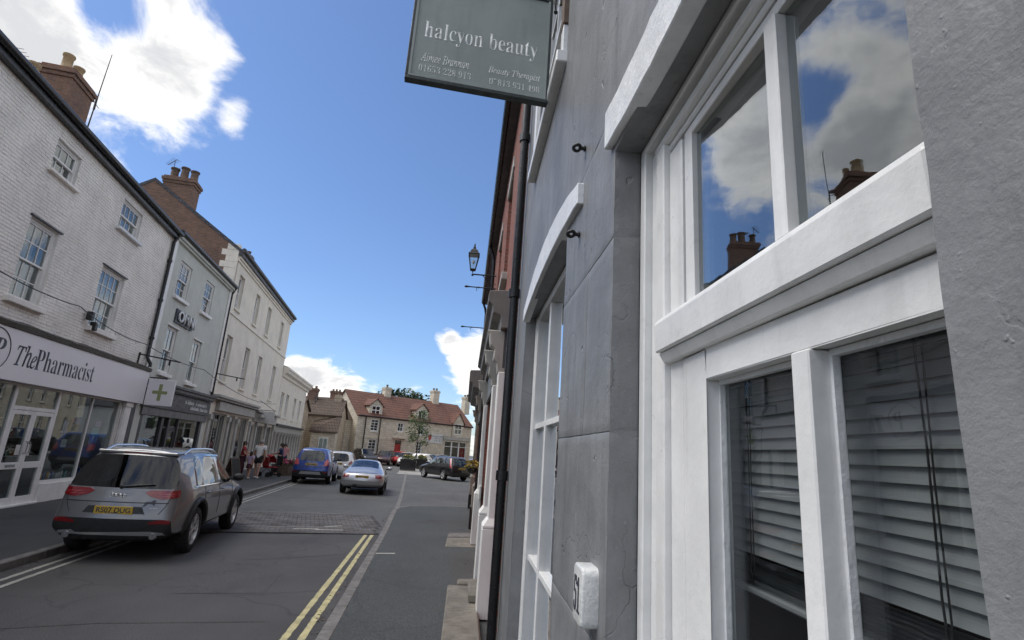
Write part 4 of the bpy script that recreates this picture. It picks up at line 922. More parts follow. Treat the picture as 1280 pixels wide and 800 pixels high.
bx('door_surround', (3.84, -.03, .1), (4.18, .004, 2.748), 'dark', A)
# goods and posters in the chemist window
m = MB()
for (x, z, w, h, mt) in ((.62, 1.62, .22, .42, 'p_blue'), (.72, 1.38, .26, .2, 'p_white'), (1.0, 2.0, .16, .12, 'p_red'), (1.12, 1.98, .34, .18, 'p_blue'), (1.12, 2.17, .34, .3, 'p_white')): MB().box((x, .15, z), (x + w, .16, z + h)).build('poster', mt, A)
for (x, z, w, h, mt) in ((2.1, 1.30, .46, .18, 'p_red'), (2.1, 1.49, .46, .2, 'p_blue'), (2.15, 1.70, .4, .22, 'p_teal'), (2.25, 1.95, .35, .16, 'p_violet')): MB().box((x, .15, z), (x + w, .16, z + h)).build('poster', mt, A)
for i in range(22):
    x = .12 + i * .14 + RND.uniform(-.03, .03)
    if 1.5 < x < 1.7: continue
    MB().box((0, 0, 0), (RND.uniform(.05, .1), .06, RND.uniform(.1, .22))).build('packet', RND.choice(['p_white', 'p_white', 'p_teal', 'p_orange', 'p_white', 'p_blue']), A).location = (x, .2, .605)
for z in (1.0, 1.5, 2.0):
    MB().box((-6, 1.9, z), (3.1, 2.15, z + .03)).build('shelf', 'p_white', A)
mm = {k: MB().box((-.05, -.05, 0), (.05, .05, 1)).mesh('product', k) for k in ('p_white', 'p_blue', 'p_teal', 'p_red', 'p_green', 'p_orange')}
for z in (1.03, 1.53, 2.03):
    for i in range(44):
        o = link('product', mm[RND.choice(list(mm))], A); o.location = (-5.8 + i * .2, 1.97, z); o.scale = (RND.uniform(.6, 1.6), 1, RND.uniform(.1, .32))
# green cross sign standing out from the corner
GC = tag(empty('cross_sign', FA.o + FA.d * 4.30 + FA.n * .17 + Vector((0, 0, 2.74)), FA.rz), 'square white projecting sign with a green cross beside the chemist fascia', 'sign')
MB().box((0, -.80, 0), (.10, 0, .86)).build('case', 'fascia', GC, .012); MB().box((-.006, -.62, .38), (.0, -.18, .48)).box((-.0062, -.45, .16), (.0, -.35, .379)).box((-.0062, -.45, .481), (.0, -.35, .70)).build('cross', 'green_cross', GC); MB().box((.102, -.62, .38), (.106, -.18, .48)).box((.102, -.45, .16), (.1062, -.35, .379)).box((.102, -.45, .481), (.1062, -.35, .70)).build('cross', 'green_cross', GC)
MB().tube([(.05, 0, .9), (.05, -.5, .9)], .02, 6).tube([(.05, -.12, .9), (.05, -.12, .86)], .015, 6).tube([(.05, -.5, .9), (.05, -.5, .86)], .015, 6).build('bracket', 'iron', GC)
# downpipe on the party line
def wp(F, x, y, z): return F.o + F.d * x - F.n * y + Vector((0, 0, z))
dp = downpipe('downpipe', [wp(FA, 4.06, -.2, 8.62), wp(FA, 4.06, -.07, 8.3), wp(FA, 4.06, -.07, 4.25), wp(FA, 4.06, -.2, 4.05), wp(FA, 4.06, -.2, 3.95)], .055, 'black', 'black downpipe between the white brick house and the sage house', [wp(FA, 4.06, -.07, z) for z in (7.6, 6.2, 4.9)])
# iron light bracket, junction boxes and festoon cables along the left fronts
def festoon(name, pts, label, sag=.25, nb=6, r=.012):
    m = MB(); path = []
    for a, b in zip(pts, pts[1:]):
        for i in range(13):
            t = i / 12; p = a.lerp(b, t); p.z -= sag * 4 * t * (1 - t); path.append(p)
    m.tube(path, r, 5); o = m.build(name, 'iron', None, smooth=True); tag(o, label, 'cable')
    bm_ = MB().lathe([(.012, .09), (.013, .06), (.010, .055), (.016, .045), (.018, .03), (.009, .01)], 8).mesh('bulb', 'bulb', smooth=True)
    for i in range(nb):
        p = path[int((i + .5) / nb * (len(path) - 1))]; k = link('bulb', bm_, o); k.location = p - Vector((0, 0, .09))
    return o
def fp(F, px, py, off):
    x, z = F.at(px, py, off); return F.o + F.d * x + F.n * off + Vector((0, 0, z))
festoon('festoon_cable', [fp(FA, -60, 300, .6), fp(FA, 100, 383, .6), fp(FA, 182, 430, .6)], 'black festoon cable with bulbs across the white brick front', .12, 7)
festoon('festoon_cable', [fp(FB, 182, 430, .75), fp(FB, 255, 462, .75)], 'black festoon cable with bulbs across the sage front', .1, 4)
festoon('festoon_cable', [fp(FB, 255, 462, .8), fp(FB, 345, 505, .8)], 'black festoon cable with bulbs across the cream front', .35, 5)
def lightbracket(F, px, py, px1, py1, label):
    x, z = F.at(px, py); b = F.o + F.d * x + Vector((0, 0, z)); m = MB(); 
    e = (RND.uniform(1.2, 1.3))
    m.tube([b + Vector((0, 0, -.35)), b + F.n * .02 + Vector((0, 0, .25))], .035, 6); m.tube([b + Vector((0, 0, .2)), b + F.n * e + Vector((0, 0, .05))], .022, 6); m.tube([b + F.n * e * .75 + Vector((0, 0, .1)), b + F.n * e * .75 + Vector((0, 0, -.08))], .03, 6)
    return tag(m.build('light_bracket', 'iron', None), label, 'bracket')
lightbracket(FA, 172, 450, 240, 440, 'black iron arm standing out by the downpipe above the green cross')
lightbracket(FB, 268, 472, 310, 465, 'black iron arm on the corner of the cream house')
for i, (px, py) in enumerate(((113, 395), (117, 408))):
    p = fp(FA, px, py, .12); o = MB().box((-.07, -.07, -.11), (.07, .07, .11)).build('junction_box', 'iron', None, .01); o.location = p; o.rotation_euler = (0, 0, FA.rz); tag(o, 'small black box on the sill corner of the white house' if i else 'small black box hung from the festoon cable by the window', 'box')

# ------------------------------------------------------------------ sage house
B = tag(FB.empty('sage_house'), 'narrow sage green rendered house with dark shopfront', 'house')
bw = [(.98, 2.10, 6.70, 8.02), (3.72, 4.80, 6.78, 8.12), (1.06, 1.98, 3.94, 5.60), (3.68, 4.62, 3.88, 5.60)]
m = front_wall(MB(), .02, 6.98, 0, 8.72, bw + [(.5, 6.6, .12, 2.45)], .26); shell(m, .02, 6.98, 0, 8.719, 7, .001); m.build('wall', 'sage', B)
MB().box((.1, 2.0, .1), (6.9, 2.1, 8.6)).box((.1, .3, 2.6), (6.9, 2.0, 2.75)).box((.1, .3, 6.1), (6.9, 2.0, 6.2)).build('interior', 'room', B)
for i, w in enumerate(bw): sash_window(B, *w, .05, 2 if i > 1 else 3, (1, 1) if i > 1 else (2, 2), .07, .022, 'white_far', (.12, .11, .09), 'white_far', [(.0, .4, 'curtain')] if i % 2 else None, head=(.05, .05, .06) if i > 1 else None)
MB().box((.02, -.1, 8.5), (6.98, -.001, 8.58)).box((.02, -.16, 8.581), (6.98, -.0005, 8.68)).build('eaves_cornice', 'sage', B)
MB().tube([(.02, -.2, 8.76), (6.98, -.2, 8.76)], .08, 8).build('gutter', 'black', B, smooth=True)
MB().prism([(.03, -.2, 8.72), (.03, 3.2, 9.5), (.03, 6.9, 8.7)], (6.94, 0, 0)).build('roof', 'slate', B)
bx('corner_strip', (.03, -.05, 3.8), (.30, -.001, 8.6), 'white_far', B, .01); bx('corner_strip', (6.72, -.05, 3.8), (6.96, -.001, 8.5), 'white_far', B, .01)
OM = text('wall_letters', 'OMNI', 1.7, .42, 'p_white', B, T_((1.52, -.075, 5.86)), .04, .02)
for x, w_ in ((1.5, .4), (1.96, .5), (2.48, .4), (2.98, .2)): MB().box((x - .10, -.06, 5.80), (x + w_ - .08, -.002, 6.30)).build('letter_backing', 'ink', B)
# dark shopfront with dentil cornice
bx('cornice', (.3, -.30, 3.50), (7.0, -.001, 3.60), 'dark', B, .008); bx('cornice', (.3, -.22, 3.40), (7.0, -.001, 3.499), 'anth', B)
for i in range(34): MB().box((.36 + i * .195, -.21, 3.33), (.46 + i * .195, -.10, 3.399)).build('dentil', 'dark', B)
bx('fascia', (.3, -.10, 2.72), (6.95, -.001, 3.32), 'dark', B, .006)
def pseudo(parent, x0, x1, z0, z1, y, mat, rows, seed):
    r = random.Random(seed); m = MB(); h = (z1 - z0) / rows
    for j in range(rows):
        x = x0 + (0 if j == 0 else (x1 - x0) * .25)
        while x < x1:
            w_ = r.uniform(.04, .10)
            if r.random() < .86: m.box((x, y - .004, z1 - (j + .8) * h), (x + w_ * .3, y, z1 - j * h - r.choice((0, .25)) * h)); m.box((x + w_ * .3, y - .004, z1 - (j + .8) * h), (x + w_ * .8, y, z1 - (j + .62) * h)); m.box((x + w_ * .5, y - .0042, z1 - (j + .55) * h), (x + w_ * .8, y, z1 - (j + .3) * h))
            x += w_ + .03
    return m.build('lettering', mat, parent)
pseudo(B, 3.9, 6.6, 2.82, 3.2, -.101, 'letter', 2, 4)
bx('frieze', (.4, -.06, 2.45), (6.9, -.001, 2.70), 'anth', B)
m = MB()
for a, b in ((.5, .72), (2.3, 2.5), (2.95, 3.1), (3.9, 4.02), (6.35, 6.6)): m.box((a, .0, .12), (b, .12, 2.44))
m.box((.72, .02, .12), (2.3, .12, .6)).box((4.02, .02, .12), (6.35, .12, .55)).box((2.5, .06, 2.05), (3.9, .12, 2.12)); sf = m.build('shop_frame', 'dark', B, .004)
for a, b, c, d in ((.72, 2.3, .6, 2.44), (4.02, 6.35, .55, 2.44), (3.1, 3.9, 2.12, 2.44)): pane(sf, a, b, c, d, .07, 'glass', .003)
d_ = MB().box((3.1, .06, .14), (3.2, .11, 2.04)).box((3.8, .06, .14), (3.9, .11, 2.04)).box((3.2, .06, .14), (3.8, .11, .8)).box((3.2, .06, 1.95), (3.8, .11, 2.04)).build('door', 'dark', B); pane(d_, 3.2, 3.8, .8, 1.95, .08, 'glass'); MB().box((3.82, .03, 1.0), (3.85, .06, 1.35)).build('handle', 'chrome', d_)
for i in range(16):
    o = link('product', mm[RND.choice(['p_red', 'p_orange', 'p_teal', 'p_green'])], B); o.location = (RND.choice((RND.uniform(.9, 2.2), RND.uniform(4.2, 6.2))), .5, .62); o.scale = (RND.uniform(1, 2.5), 1, RND.uniform(.2, .7))
downpipe('downpipe', [wp(FB, 6.98, -.2, 8.75), wp(FB, 6.98, -.06, 8.4), wp(FB, 6.98, -.06, 3.7)], .05, 'black', 'black downpipe between the sage house and the cream house')

# ------------------------------------------------------------------ cream house with brick gable
Cc = tag(FB.empty('cream_house'), 'tall cream rendered house with brick gable and four windows a floor', 'house')
c0, c1 = 7.02, 21.4; CE = 10.55
xs_ = [(7.85, 8.75), (11.3, 12.2), (14.3, 15.2), (18.3, 19.2)]
cw = [(a, b, 7.98, 9.68) for a, b in xs_] + [(a - .15, b - .1, 4.42, 6.62) for a, b in xs_]
shp = [(7.7, 10.1, .4, 2.95), (10.5, 11.6, .12, 2.95), (12.0, 14.4, .4, 2.95), (15.0, 16.0, .12, 2.7), (16.4, 18.6, .4, 2.7), (19.0, 21.0, .4, 2.7)]
m = front_wall(MB(), c0, c1, 0, CE, cw + shp, .26); shell(m, c0 + .001, c1, 0, CE - .001, 7.6, .001); m.build('wall', 'cream', Cc)
MB().box((7.2, 2.0, .1), (21.3, 2.1, 10.2)).box((7.2, .3, 3.3), (21.3, 2.0, 3.5)).box((7.2, .3, 7.2), (21.3, 2.0, 7.3)).build('interior', 'room', Cc)
for i, w in enumerate(cw): sash_window(Cc, *w, .14, 2, (1, 1), .06, .022, 'white_far', (.10, .08, .06), 'cream_trim', [(.0, .3, 'curtain')] if i % 3 == 1 else None)
bx('string_course', (c0, -.05, 7.58), (c1, -.001, 7.70), 'cream_trim', Cc, .01)
MB().box((c0, -.06, 10.1), (c1, -.0005, 10.22)).box((c0, -.12, 10.221), (c1, -.0004, 10.34)).build('eaves_mould', 'cream_trim', Cc)
MB().tube([(c0 - .1, -.22, 10.62), (c1 + .15, -.22, 10.62)], .11, 8).build('gutter', 'dark', Cc, smooth=True); bx('eaves_board', (c0 - .06, -.2, 10.34), (c1 + .1, -.001, 10.56), 'dark', Cc)
# brick gable standing above the sage house
g1 = FB.cross(238, 262, 7.0); g0 = FB.cross(300, 318, 7.0); gc = FB.cross(222, 232, 7.0); gl = FB.cross(176, 230, 7.0)
slope = (g1[1] - CE) / max(g1[0], .5)
ay = 4.3; az = CE + slope * ay
MB().prism([(c0 - .03, .3, 7.5), (c0 - .03, .3, CE + slope * .3), (c0 - .03, ay, az), (c0 - .03, 2 * ay, CE + .3), (c0 - .03, 2 * ay, 7.5)], (.3, 0, 0)).build('gable_wall', 'chimney_brick', Cc)
m = MB(); zq = 7.6; k = 0
while zq < CE + .1: bx('quoin_stone', (c0 - .034 - .004 * (k % 3), .0, zq), (c0 + .2, .55 + .22 * (k % 2), zq + .298), 'cream', Cc, .008); zq += .301; k += 1
MB().prism([(c0 - .05, -.25, CE + .02), (c0 - .05, ay, az + .10), (c0 - .05, 2 * ay, CE + .2), (c0 - .05, 2 * ay, CE), (c0 - .05, ay, az - .06), (c0 - .05, -.1, CE - .06)], (c1 - c0 + .1, 0, 0)).build('roof', 'slate', Cc)
zt = FB.cross(225, 222, 7.0)[1]
ch = chimney(Cc, c0 + .4, FB.cross(222, 235, 7.0)[0], az - 1.2, FB.cross(222, 222, 7.0)[1], .85, 1.35, 3, 'chimney_brick', 'pot_dark', 2, .62, .19, 'y')
cy = FB.cross(222, 235, 7.0)[0]
aerial('television_aerial', FB.o + FB.d * (c0 + .3) - FB.n * (cy + .5) + Vector((0, 0, FB.cross(212, 222, 7.0)[1])), 1.1, 'television aerial on the three pot chimney stack', 'yagi', FB.rz + .8)
x_, z_ = FB.at(309, 325, -3.0); chimney(Cc, x_ + .1, 3.0, 9.5, z_ + .25, .7, .6, 1, 'chimney_brick', 'pot_dark', 1, .35, .14)
# cream house shopfront: cornice, fascia, pilasters
bx('cornice', (c0 + .02, -.40, 3.62), (15.0, -.001, 3.74), 'stonegrey', Cc, .01); bx('cornice', (c0 + .04, -.30, 3.52), (15.0, -.0012, 3.619), 'stonegrey', Cc, .01)
bx('cornice', (15.02, -.36, 3.42), (c1, -.001, 3.54), 'stonegrey', Cc, .01); bx('blind_box', (15.1, -.5, 3.12), (18.6, -.37, 3.28), 'stonegrey', Cc, .01)
bx('fascia', (8.0, -.18, 3.06), (14.9, -.001, 3.48), 'stonegrey', Cc, .008); bx('fascia', (15.1, -.16, 2.86), (21.3, -.001, 3.40), 'stonegrey', Cc, .008)
for x in (7.3, 10.3, 11.8, 14.7, 16.2, 18.8, 21.15): MB().box((x - .17, -.14, .1), (x + .17, -.001, .5)).box((x - .14, -.10, .501), (x + .14, -.001, 2.84)).box((x - .18, -.15, 2.6), (x + .18, -.0012, 2.84)).build('pilaster', 'stonegrey', Cc, .01)
for (a, b, c, d) in shp:
    n = max(1, round((b - a) / .9)); m = MB(); m.box((a, .1, c), (b, .16, c + .07)).box((a, .1, d - .07), (b, .16, d))
    for i in range(n + 1): x = lerp(a, b, i / n); m.box((max(a, x - .035), .1, c + .07), (min(b, x + .035), .16, d - .07))
    w = m.build('shop_window' if c > .2 else 'door', 'stonegrey', Cc)
    for i in range(n): pane(w, lerp(a, b, i / n) + .02, lerp(a, b, (i + 1) / n) - .02, c + .06, d - .06, .13, 'glass', .003)
for i in range(8):
    o = link('product', mm['p_white'], Cc); o.location = (8.0 + i * .26, .55, 1.0 + (i * 7 % 5) * .28); o.scale = (1, .8, .12)
SG = tag(empty('shop_sign', fp(FB, 331, 520, .45) , FB.rz), 'small pale hanging shop sign on the cream front', 'sign')
MB().box((-.03, -.55, -.30), (.03, .35, .28)).build('board', 'p_white', SG, .006); MB().tube([(0, .35, .34), (0, -.6, .34)], .018, 6).tube([(0, -.5, .34), (0, -.5, .28)], .012, 5).tube([(0, .25, .34), (0, .25, .28)], .012, 5).tube([(0, .4, .9), (0, -.5, .36)], .016, 5).build('bracket', 'iron', SG)
pseudo(SG, -.45, .25, -.1, .15, 0, 'letter_faint', 2, 8).rotation_euler = (0, 0, -PI / 2); SG.children[-1].location = (-.031, -.1, 0)

# ------------------------------------------------------------------ lower cream house with colonnade
Dh = tag(FB.empty('colonnade_house'), 'two storey cream house with moulded cornice over a dark colonnade', 'house')
d0, d1, DE = 21.45, 33.3, 6.75
dw = [(22.3, 23.3, 3.55, 5.25), (24.3, 25.3, 3.55, 5.25), (27.7, 28.7, 3.5, 5.25), (30.2, 31.2, 3.5, 5.25)]
col_o = [(d0 + .5 + i * 1.2, d0 + 1.3 + i * 1.2, .12, 2.3) for i in range(9)]
m = front_wall(MB(), d0, d1, 0, DE, dw + col_o, .26); shell(m, d0, d1, 0, DE - .001, 7.5, .001); m.build('wall', 'cream', Dh)
MB().box((d0 + .1, 1.6, .1), (d1 - .1, 1.7, 6.4)).box((d0 + .1, .3, 2.7), (d1 - .1, 1.6, 2.85)).build('interior', 'room', Dh)
for w in dw: sash_window(Dh, *w, .1, 2, (2, 2), .07, .025, 'white_far', (.1, .08, .08), 'cream_trim', head=(.08, .05, .08))
prof = [(0, 6.3), (-.10, 6.32), (-.14, 6.5), (-.32, 6.62), (-.36, 6.80), (-.42, 6.86), (-.42, 6.98), (0, 7.05)]
MB().prism([(d0, y - .002, z) for y, z in prof], (d1 - d0 + .42, 0, 0)).build('cornice', 'cream_trim', Dh); MB().prism([(d1 + .002, -.42, 6.86), (d1 + .42, -.42, 6.86), (d1 + .42, 4, 6.86), (d1 + .002, 4, 6.86)], (0, 0, .12)).build('cornice', 'cream_trim', Dh)
MB().prism([(d0, -.3, 7.03), (d0 + 1.5, 3.6, 8.3), (d0, 7.5, 7.0)], (d1 - d0 - .5, 0, 0)).build('roof', 'slate', Dh)
bx('shop_cornice', (d0, -.26, 2.85), (d1, -.001, 3.0), 'dark', Dh, .01); bx('fascia', (d0, -.1, 2.45), (d1, -.0012, 2.849), 'stonegrey', Dh)
for i in range(10): x = d0 + .3 + i * 1.2; MB().lathe([(.17, .1), (.17, .25), (.13, .3), (.11, 2.2), (.16, 2.3), (.16, 2.44)], 10, T_((x, -.1, 0))).build('column', 'stonegrey', Dh, smooth=True)
for (a, b, c, d) in col_o: pane(Dh, a, b, c, d, .12, 'glass', .004)
lc = copy_tree(LN); lc.location = wp(FB, d1 - .5, -1.0, 5.45); lc.rotation_euler = (0, 0, FB.rz + PI / 2); lc['label'] = 'black street lantern on the far corner of the colonnade house'

# ------------------------------------------------------------------ rubble stone houses at the turn of the street
def gabled(m, x0, x1, y0, y1, ze, zr, axis='x', ov=.2):
    yc, xc = (y0 + y1) / 2, (x0 + x1) / 2; t = .14
    if axis == 'x':
        k = (zr - ze) / (yc - y0)
        m.prism([(x0 - ov, y0 - ov, ze - k * ov), (x0 - ov, yc, zr), (x0 - ov, y1 + ov, ze - k * ov), (x0 - ov, y1 + ov, ze - k * ov + t), (x0 - ov, yc, zr + t), (x0 - ov, y0 - ov, ze - k * ov + t)], (x1 - x0 + 2 * ov, 0, 0))
    else:
        k = (zr - ze) / (xc - x0)
        m.prism([(x0 - ov, y0 - ov, ze - k * ov), (xc, y0 - ov, zr), (x1 + ov, y0 - ov, ze - k * ov), (x1 + ov, y0 - ov, ze - k * ov + t), (xc, y0 - ov, zr + t), (x0 - ov, y0 - ov, ze - k * ov + t)], (0, y1 - y0 + 2 * ov, 0))
    return m
def hull(m, x0, x1, y0, y1, ze, zr, axis='x'):
    yc, xc = (y0 + y1) / 2, (x0 + x1) / 2
    if axis == 'x': m.prism([(x0, y0, 0), (x0, y0, ze), (x0, yc, zr - .01), (x0, y1, ze), (x0, y1, 0)], (x1 - x0, 0, 0))
    else: m.prism([(x0, y0, 0), (x0, y0, ze), (xc, y0, zr - .01), (x1, y0, ze), (x1, y0, 0)], (0, y1 - y0, 0))
    return m
R1 = tag(empty('rubble_house', (-17.6, 57.0, 0), rad(4)), 'honey rubble stone house with dull brown roof past the colonnade', 'house')
hull(MB(), 0, 4.6, 0, 5, 4.65, 6.3).build('wall', 'rubble', R1); gabled(MB(), 0, 4.6, 0, 5, 4.65, 6.3).build('roof', 'tile_dull', R1)
MB().box((2.4, -1.4, 0), (4.7, 0, 2.9)).build('porch_wall', 'ashlar', R1); MB().prism([(2.2, -1.6, 2.85), (4.9, -1.6, 2.85), (4.9, .0, 4.6), (2.2, .0, 3.9)], (0, 0, .12)).build('porch_roof', 'tile_dull', R1)
MB().box((3.2, -1.5, .9), (4.1, -1.402, 2.4)).build('window', 'white_far', R1); pane(R1.children[-1], 3.28, 3.62, 1.0, 2.3, -1.51, 'glass', 0); pane(R1.children[-1], 3.68, 4.02, 1.0, 2.3, -1.51, 'glass', 0)
chimney(R1, 1.2, 2.5, 5.6, 7.4, 1.0, .7, 2, 'chimney_brick', 'pot_dark', 2, .3, .13)
chimney(R1, 3.9, 2.5, 5.6, 6.9, .7, .6, 1, 'rubble', 'pot_dark', 1, .4, .13)
R2 = tag(empty('rear_cottage', (-20.5, 66.0, 0), rad(-3)), 'brown roofed cottage behind the rubble stone house', 'house')
hull(MB(), 0, 9, 0, 6, 5.2, 7.2).build('wall', 'chimney_brick', R2); gabled(MB(), 0, 9, 0, 6, 5.2, 7.2).build('roof', 'tile_dull', R2); chimney(R2, 4.0, 3, 6.5, 8.1, 1.2, .8, 3, 'chimney_brick', 'pot_dark', 2, .25, .12); chimney(R2, 7.8, 3, 6.5, 7.6, .8, .6, 1, 'rubble', 'pot_dark', 1, .4, .13)
R3 = tag(empty('low_stone_house', (-20.0, 53.2, 0), rad(0)), 'low stone wing with a mossy tiled roof beside the colonnade house', 'house')
hull(MB(), 0, 4.2, 0, 3.0, 4.9, 5.9).build('wall', 'rubble', R3); gabled(MB(), 0, 4.2, 0, 3.0, 4.9, 5.9).build('roof', 'tile_dull', R3)

# ------------------------------------------------------------------ stone inn across the market place
rl = ray(447.5, 520); rl = C0 + rl * (62 / rl.y); rr = ray(589.7, 535); rr = C0 + rr * (73 / rr.y)
ang = math.degrees(math.atan2(rr.x - rl.x, rr.y - rl.y)); FI = Frame(rl.x, rl.y, ang); IL = math.hypot(rr.x - rl.x, rr.y - rl.y)
INN = tag(FI.empty('stone_inn'), 'long pale stone inn with red pantile roof and gabled dormers', 'inn')
IE, IR, IDp = 5.15, 8.0, 7.0
def irect(x0, y0, x1, y1):
    a, b = FI.at(x0, (y0 + y1) / 2)[0], FI.at(x1, (y0 + y1) / 2)[0]; xm = (x0 + x1) / 2
    return a, b, FI.at(xm, y1)[1], FI.at(xm, y0)[1]
IW = [irect(459.7, 548.5, 470.5, 566), irect(463.3, 523.5, 473.9, 539.4), irect(497, 528, 505, 540), irect(522.7, 531, 531, 544.5), irect(519.6, 551.6, 527.7, 567.8)]
door = irect(492.5, 549.5, 500.5, 577); door = (door[0], door[1], .1, door[3]); sw = irect(555, 551.6, 582.6, 569.5); sw = (sw[0], sw[1], .7, sw[3])
m = front_wall(MB(), 0, IL, 0, IE, IW + [door, sw], .3); 
yc = IDp / 2
for x in (0.0, IL): m.add([(x, 0, 0), (x, 0, IE), (x, yc, IR - .02), (x, IDp, IE), (x, IDp, 0)], [(0, 1, 2, 3, 4) if x == 0 else (4, 3, 2, 1, 0)])
m.add([(0, IDp, 0), (IL, IDp, 0), (IL, IDp, IE), (0, IDp, IE)], [(1, 0, 3, 2)]); m.build('wall', 'ashlar', INN)
MB().box((.3, 1.5, 0), (IL - .3, 1.6, IE)).box((.3, .3, 2.6), (IL - .3, 1.5, 2.7)).build('interior', 'room', INN)
gabled(MB(), 0, IL, 0, IDp, IE, IR, 'x', .16).build('roof', 'tile_red', INN)
for w in IW: sash_window(INN, *w, .08, 2, (2, 2) if w[3] - w[2] > 1.3 else (1, 1), .09, .05, 'white_far', (.12, .06, .12), 'ashlar', head=(.18, .04, .12))
dd = MB().box((door[0], .1, .1), (door[1], .15, door[3] - .5)).build('door', 'door_red', INN); pane(dd, door[0], door[1], door[3] - .48, door[3], .12, 'glass')
MB().prism([(door[0] - .5, -.5, door[3] + .15), (door[1] + .5, -.5, door[3] + .15), ((door[0] + door[1]) / 2, -.5, door[3] + .9)], (0, .5, 0)).build('door_hood', 'ashlar', INN)
m = MB(); n = 3; bx('shop_cornice', (sw[0] - .4, -.25, sw[3] + .1), (sw[1] + .4, -.001, sw[3] + .55), 'stonegrey', INN)
for i in range(n + 1): x = lerp(sw[0], sw[1], i / n); m.box((x - .09, .05, sw[2]), (x + .09, .16, sw[3]))
m.box((sw[0], .05, sw[3] - .12), (sw[1], .16, sw[3])).box((sw[0], .05, sw[2]), (sw[1], .16, sw[2] + .12)).box((sw[0], .06, sw[3] - .75), (sw[1], .15, sw[3] - .68)); w = m.build('shop_window', 'white_far', INN)
for i in range(n): pane(w, lerp(sw[0], sw[1], i / n) + .05, lerp(sw[0], sw[1], (i + 1) / n) - .05, sw[2], sw[3], .1, 'glass', .004)
MB().box((lerp(sw[0], sw[1], .7), .2, sw[2]), (sw[1], .25, sw[3] - .8)).build('red_display', 'p_red', INN)
ib = irect(533.4, 542.4, 553, 554); sg = MB().box((ib[0], -.06, ib[2]), (ib[1], -.001, ib[3])).build('sign_board', 'p_white', INN); MB().prism([(ib[0] + .15, -.07, ib[3] - .15), (ib[0] + .65, -.07, ib[3] - .15), (ib[0] + .65, -.07, ib[2] + .55), (ib[0] + .4, -.07, ib[2] + .2), (ib[0] + .15, -.07, ib[2] + .55)], (0, .009, 0)).build('shield', 'p_red', sg); pseudo(sg, ib[0] + .8, ib[1] - .1, ib[2] + .2, ib[3] - .15, -.061, 'ink', 3, 3)
def dormer(x0, x1, zb, zt, zapex, y0, label=None):
    e = .28; xc = (x0 + x1) / 2; k = (IR - IE) / yc; yb = lambda z: (z - IE) / k
    d_ = MB(); front_wall(d_, x0 - e, x1 + e, zb - .35, zt + .12, [(x0, x1, zb, zt)], .15, y0); d_.add([(x0 - e, y0, zt + .12), (x1 + e, y0, zt + .12), (xc, y0, zapex)], [(0, 1, 2)])
    for x in (x0 - e, x1 + e): d_.add([(x, y0, zb - .35), (x, y0, zt + .12), (x, max(y0 + .3, yb(zt + .12)), zt + .12), (x, max(y0 + .1, yb(zb - .35)), zb - .35)], [(0, 1, 2, 3)])
    o = d_.build('dormer', 'ashlar', INN)
    rf = MB(); yr = min(yc, yb(zapex)) + .2
    for s in (-1, 1):
        xe = xc + s * ((x1 - x0) / 2 + e + .15); rf.add([(xe, y0 - .15, zt + .0), (xc, y0 - .15, zapex + .1), (xc, yr, zapex + .1), (xe, yr, zt)], [(0, 1, 2, 3)]); rf.add([(xe, y0 - .15, zt - .12), (xc, y0 - .15, zapex - .02), (xc, yr, zapex - .02), (xe, yr, zt - .12)], [(3, 2, 1, 0)]); rf.add([(xe, y0 - .15, zt), (xc, y0 - .15, zapex + .1), (xc, y0 - .15, zapex - .02), (xe, y0 - .15, zt - .12)], [(0, 3, 2, 1)])
    rf.build('dormer_roof', 'tile_red', o)
    MB().box((x0, y0 + .03, zb), (x0 + .09, y0 + .1, zt)).box((x1 - .09, y0 + .03, zb), (x1, y0 + .1, zt)).box((x0 + .09, y0 + .03, zt - .09), (x1 - .09, y0 + .1, zt)).box((x0 + .09, y0 + .03, zb), (x1 - .09, y0 + .1, zb + .09)).box((xc - .04, y0 + .03, zb + .09), (xc + .04, y0 + .1, zt - .09)).box((x0 + .09, y0 + .031, (zb + zt) / 2 - .04), (x1 - .09, y0 + .099, (zb + zt) / 2 + .04)).build('window_frame', 'white_far', o)
    pane(o, x0 + .05, x1 - .05, zb + .05, zt - .05, y0 + .08, 'glass', .01)
for r_, ap, y0 in (((466, 507, 477, 518.5), (471, 498.5), .25), ((524, 513, 534, 524.7), (529, 505), .25), ((567, 530, 576, 543.4), (573, 517), -.2)):
    a, b, c, d = irect(*r_); dormer(a, b, c, d, FI.at(*ap)[1], y0)
for x0, y0, x1, y1, pots in ((480, 485, 488, 503, 1), (540, 489, 548, 508, 2), (579.5, 497, 586, 511, 2)):
    a = FI.at(x0, y0, -yc)[0]; b = FI.at(x1, y0, -yc)[0]; zt = FI.at((x0 + x1) / 2, y0, -yc)[1]; chimney(INN, (a + b) / 2, yc, IR - 1.0, zt, b - a - .1, .8, pots, 'ashlar', 'pot_dark', 2, .35, .13)
m = MB().tube([(0.1, -.2, IE - .02), (IL, -.2, IE - .02)], .08, 6).tube([(1.0, -.12, IE), (1.0, -.12, .1)], .06, 6).tube([(2.9, -.12, IE), (2.9, -.12, .1)], .06, 6).build('gutter', 'iron', INN)
bx('string_course', (.2, -.05, 2.72), (IL - 6, -.001, 2.85), 'ashlar', INN)
bx('lower_wing_wall', (-1.4, 1.2, 0), (-.002, 6.5, 4.6), 'ashlar', INN); MB().prism([(-1.6, 1.0, 4.6), (-.004, 1.0, 4.6), (-.004, 3.8, 7.0), (-1.6, 3.8, 6.6)], (0, .15, .15)).build('wing_roof', 'tile_dull', INN)
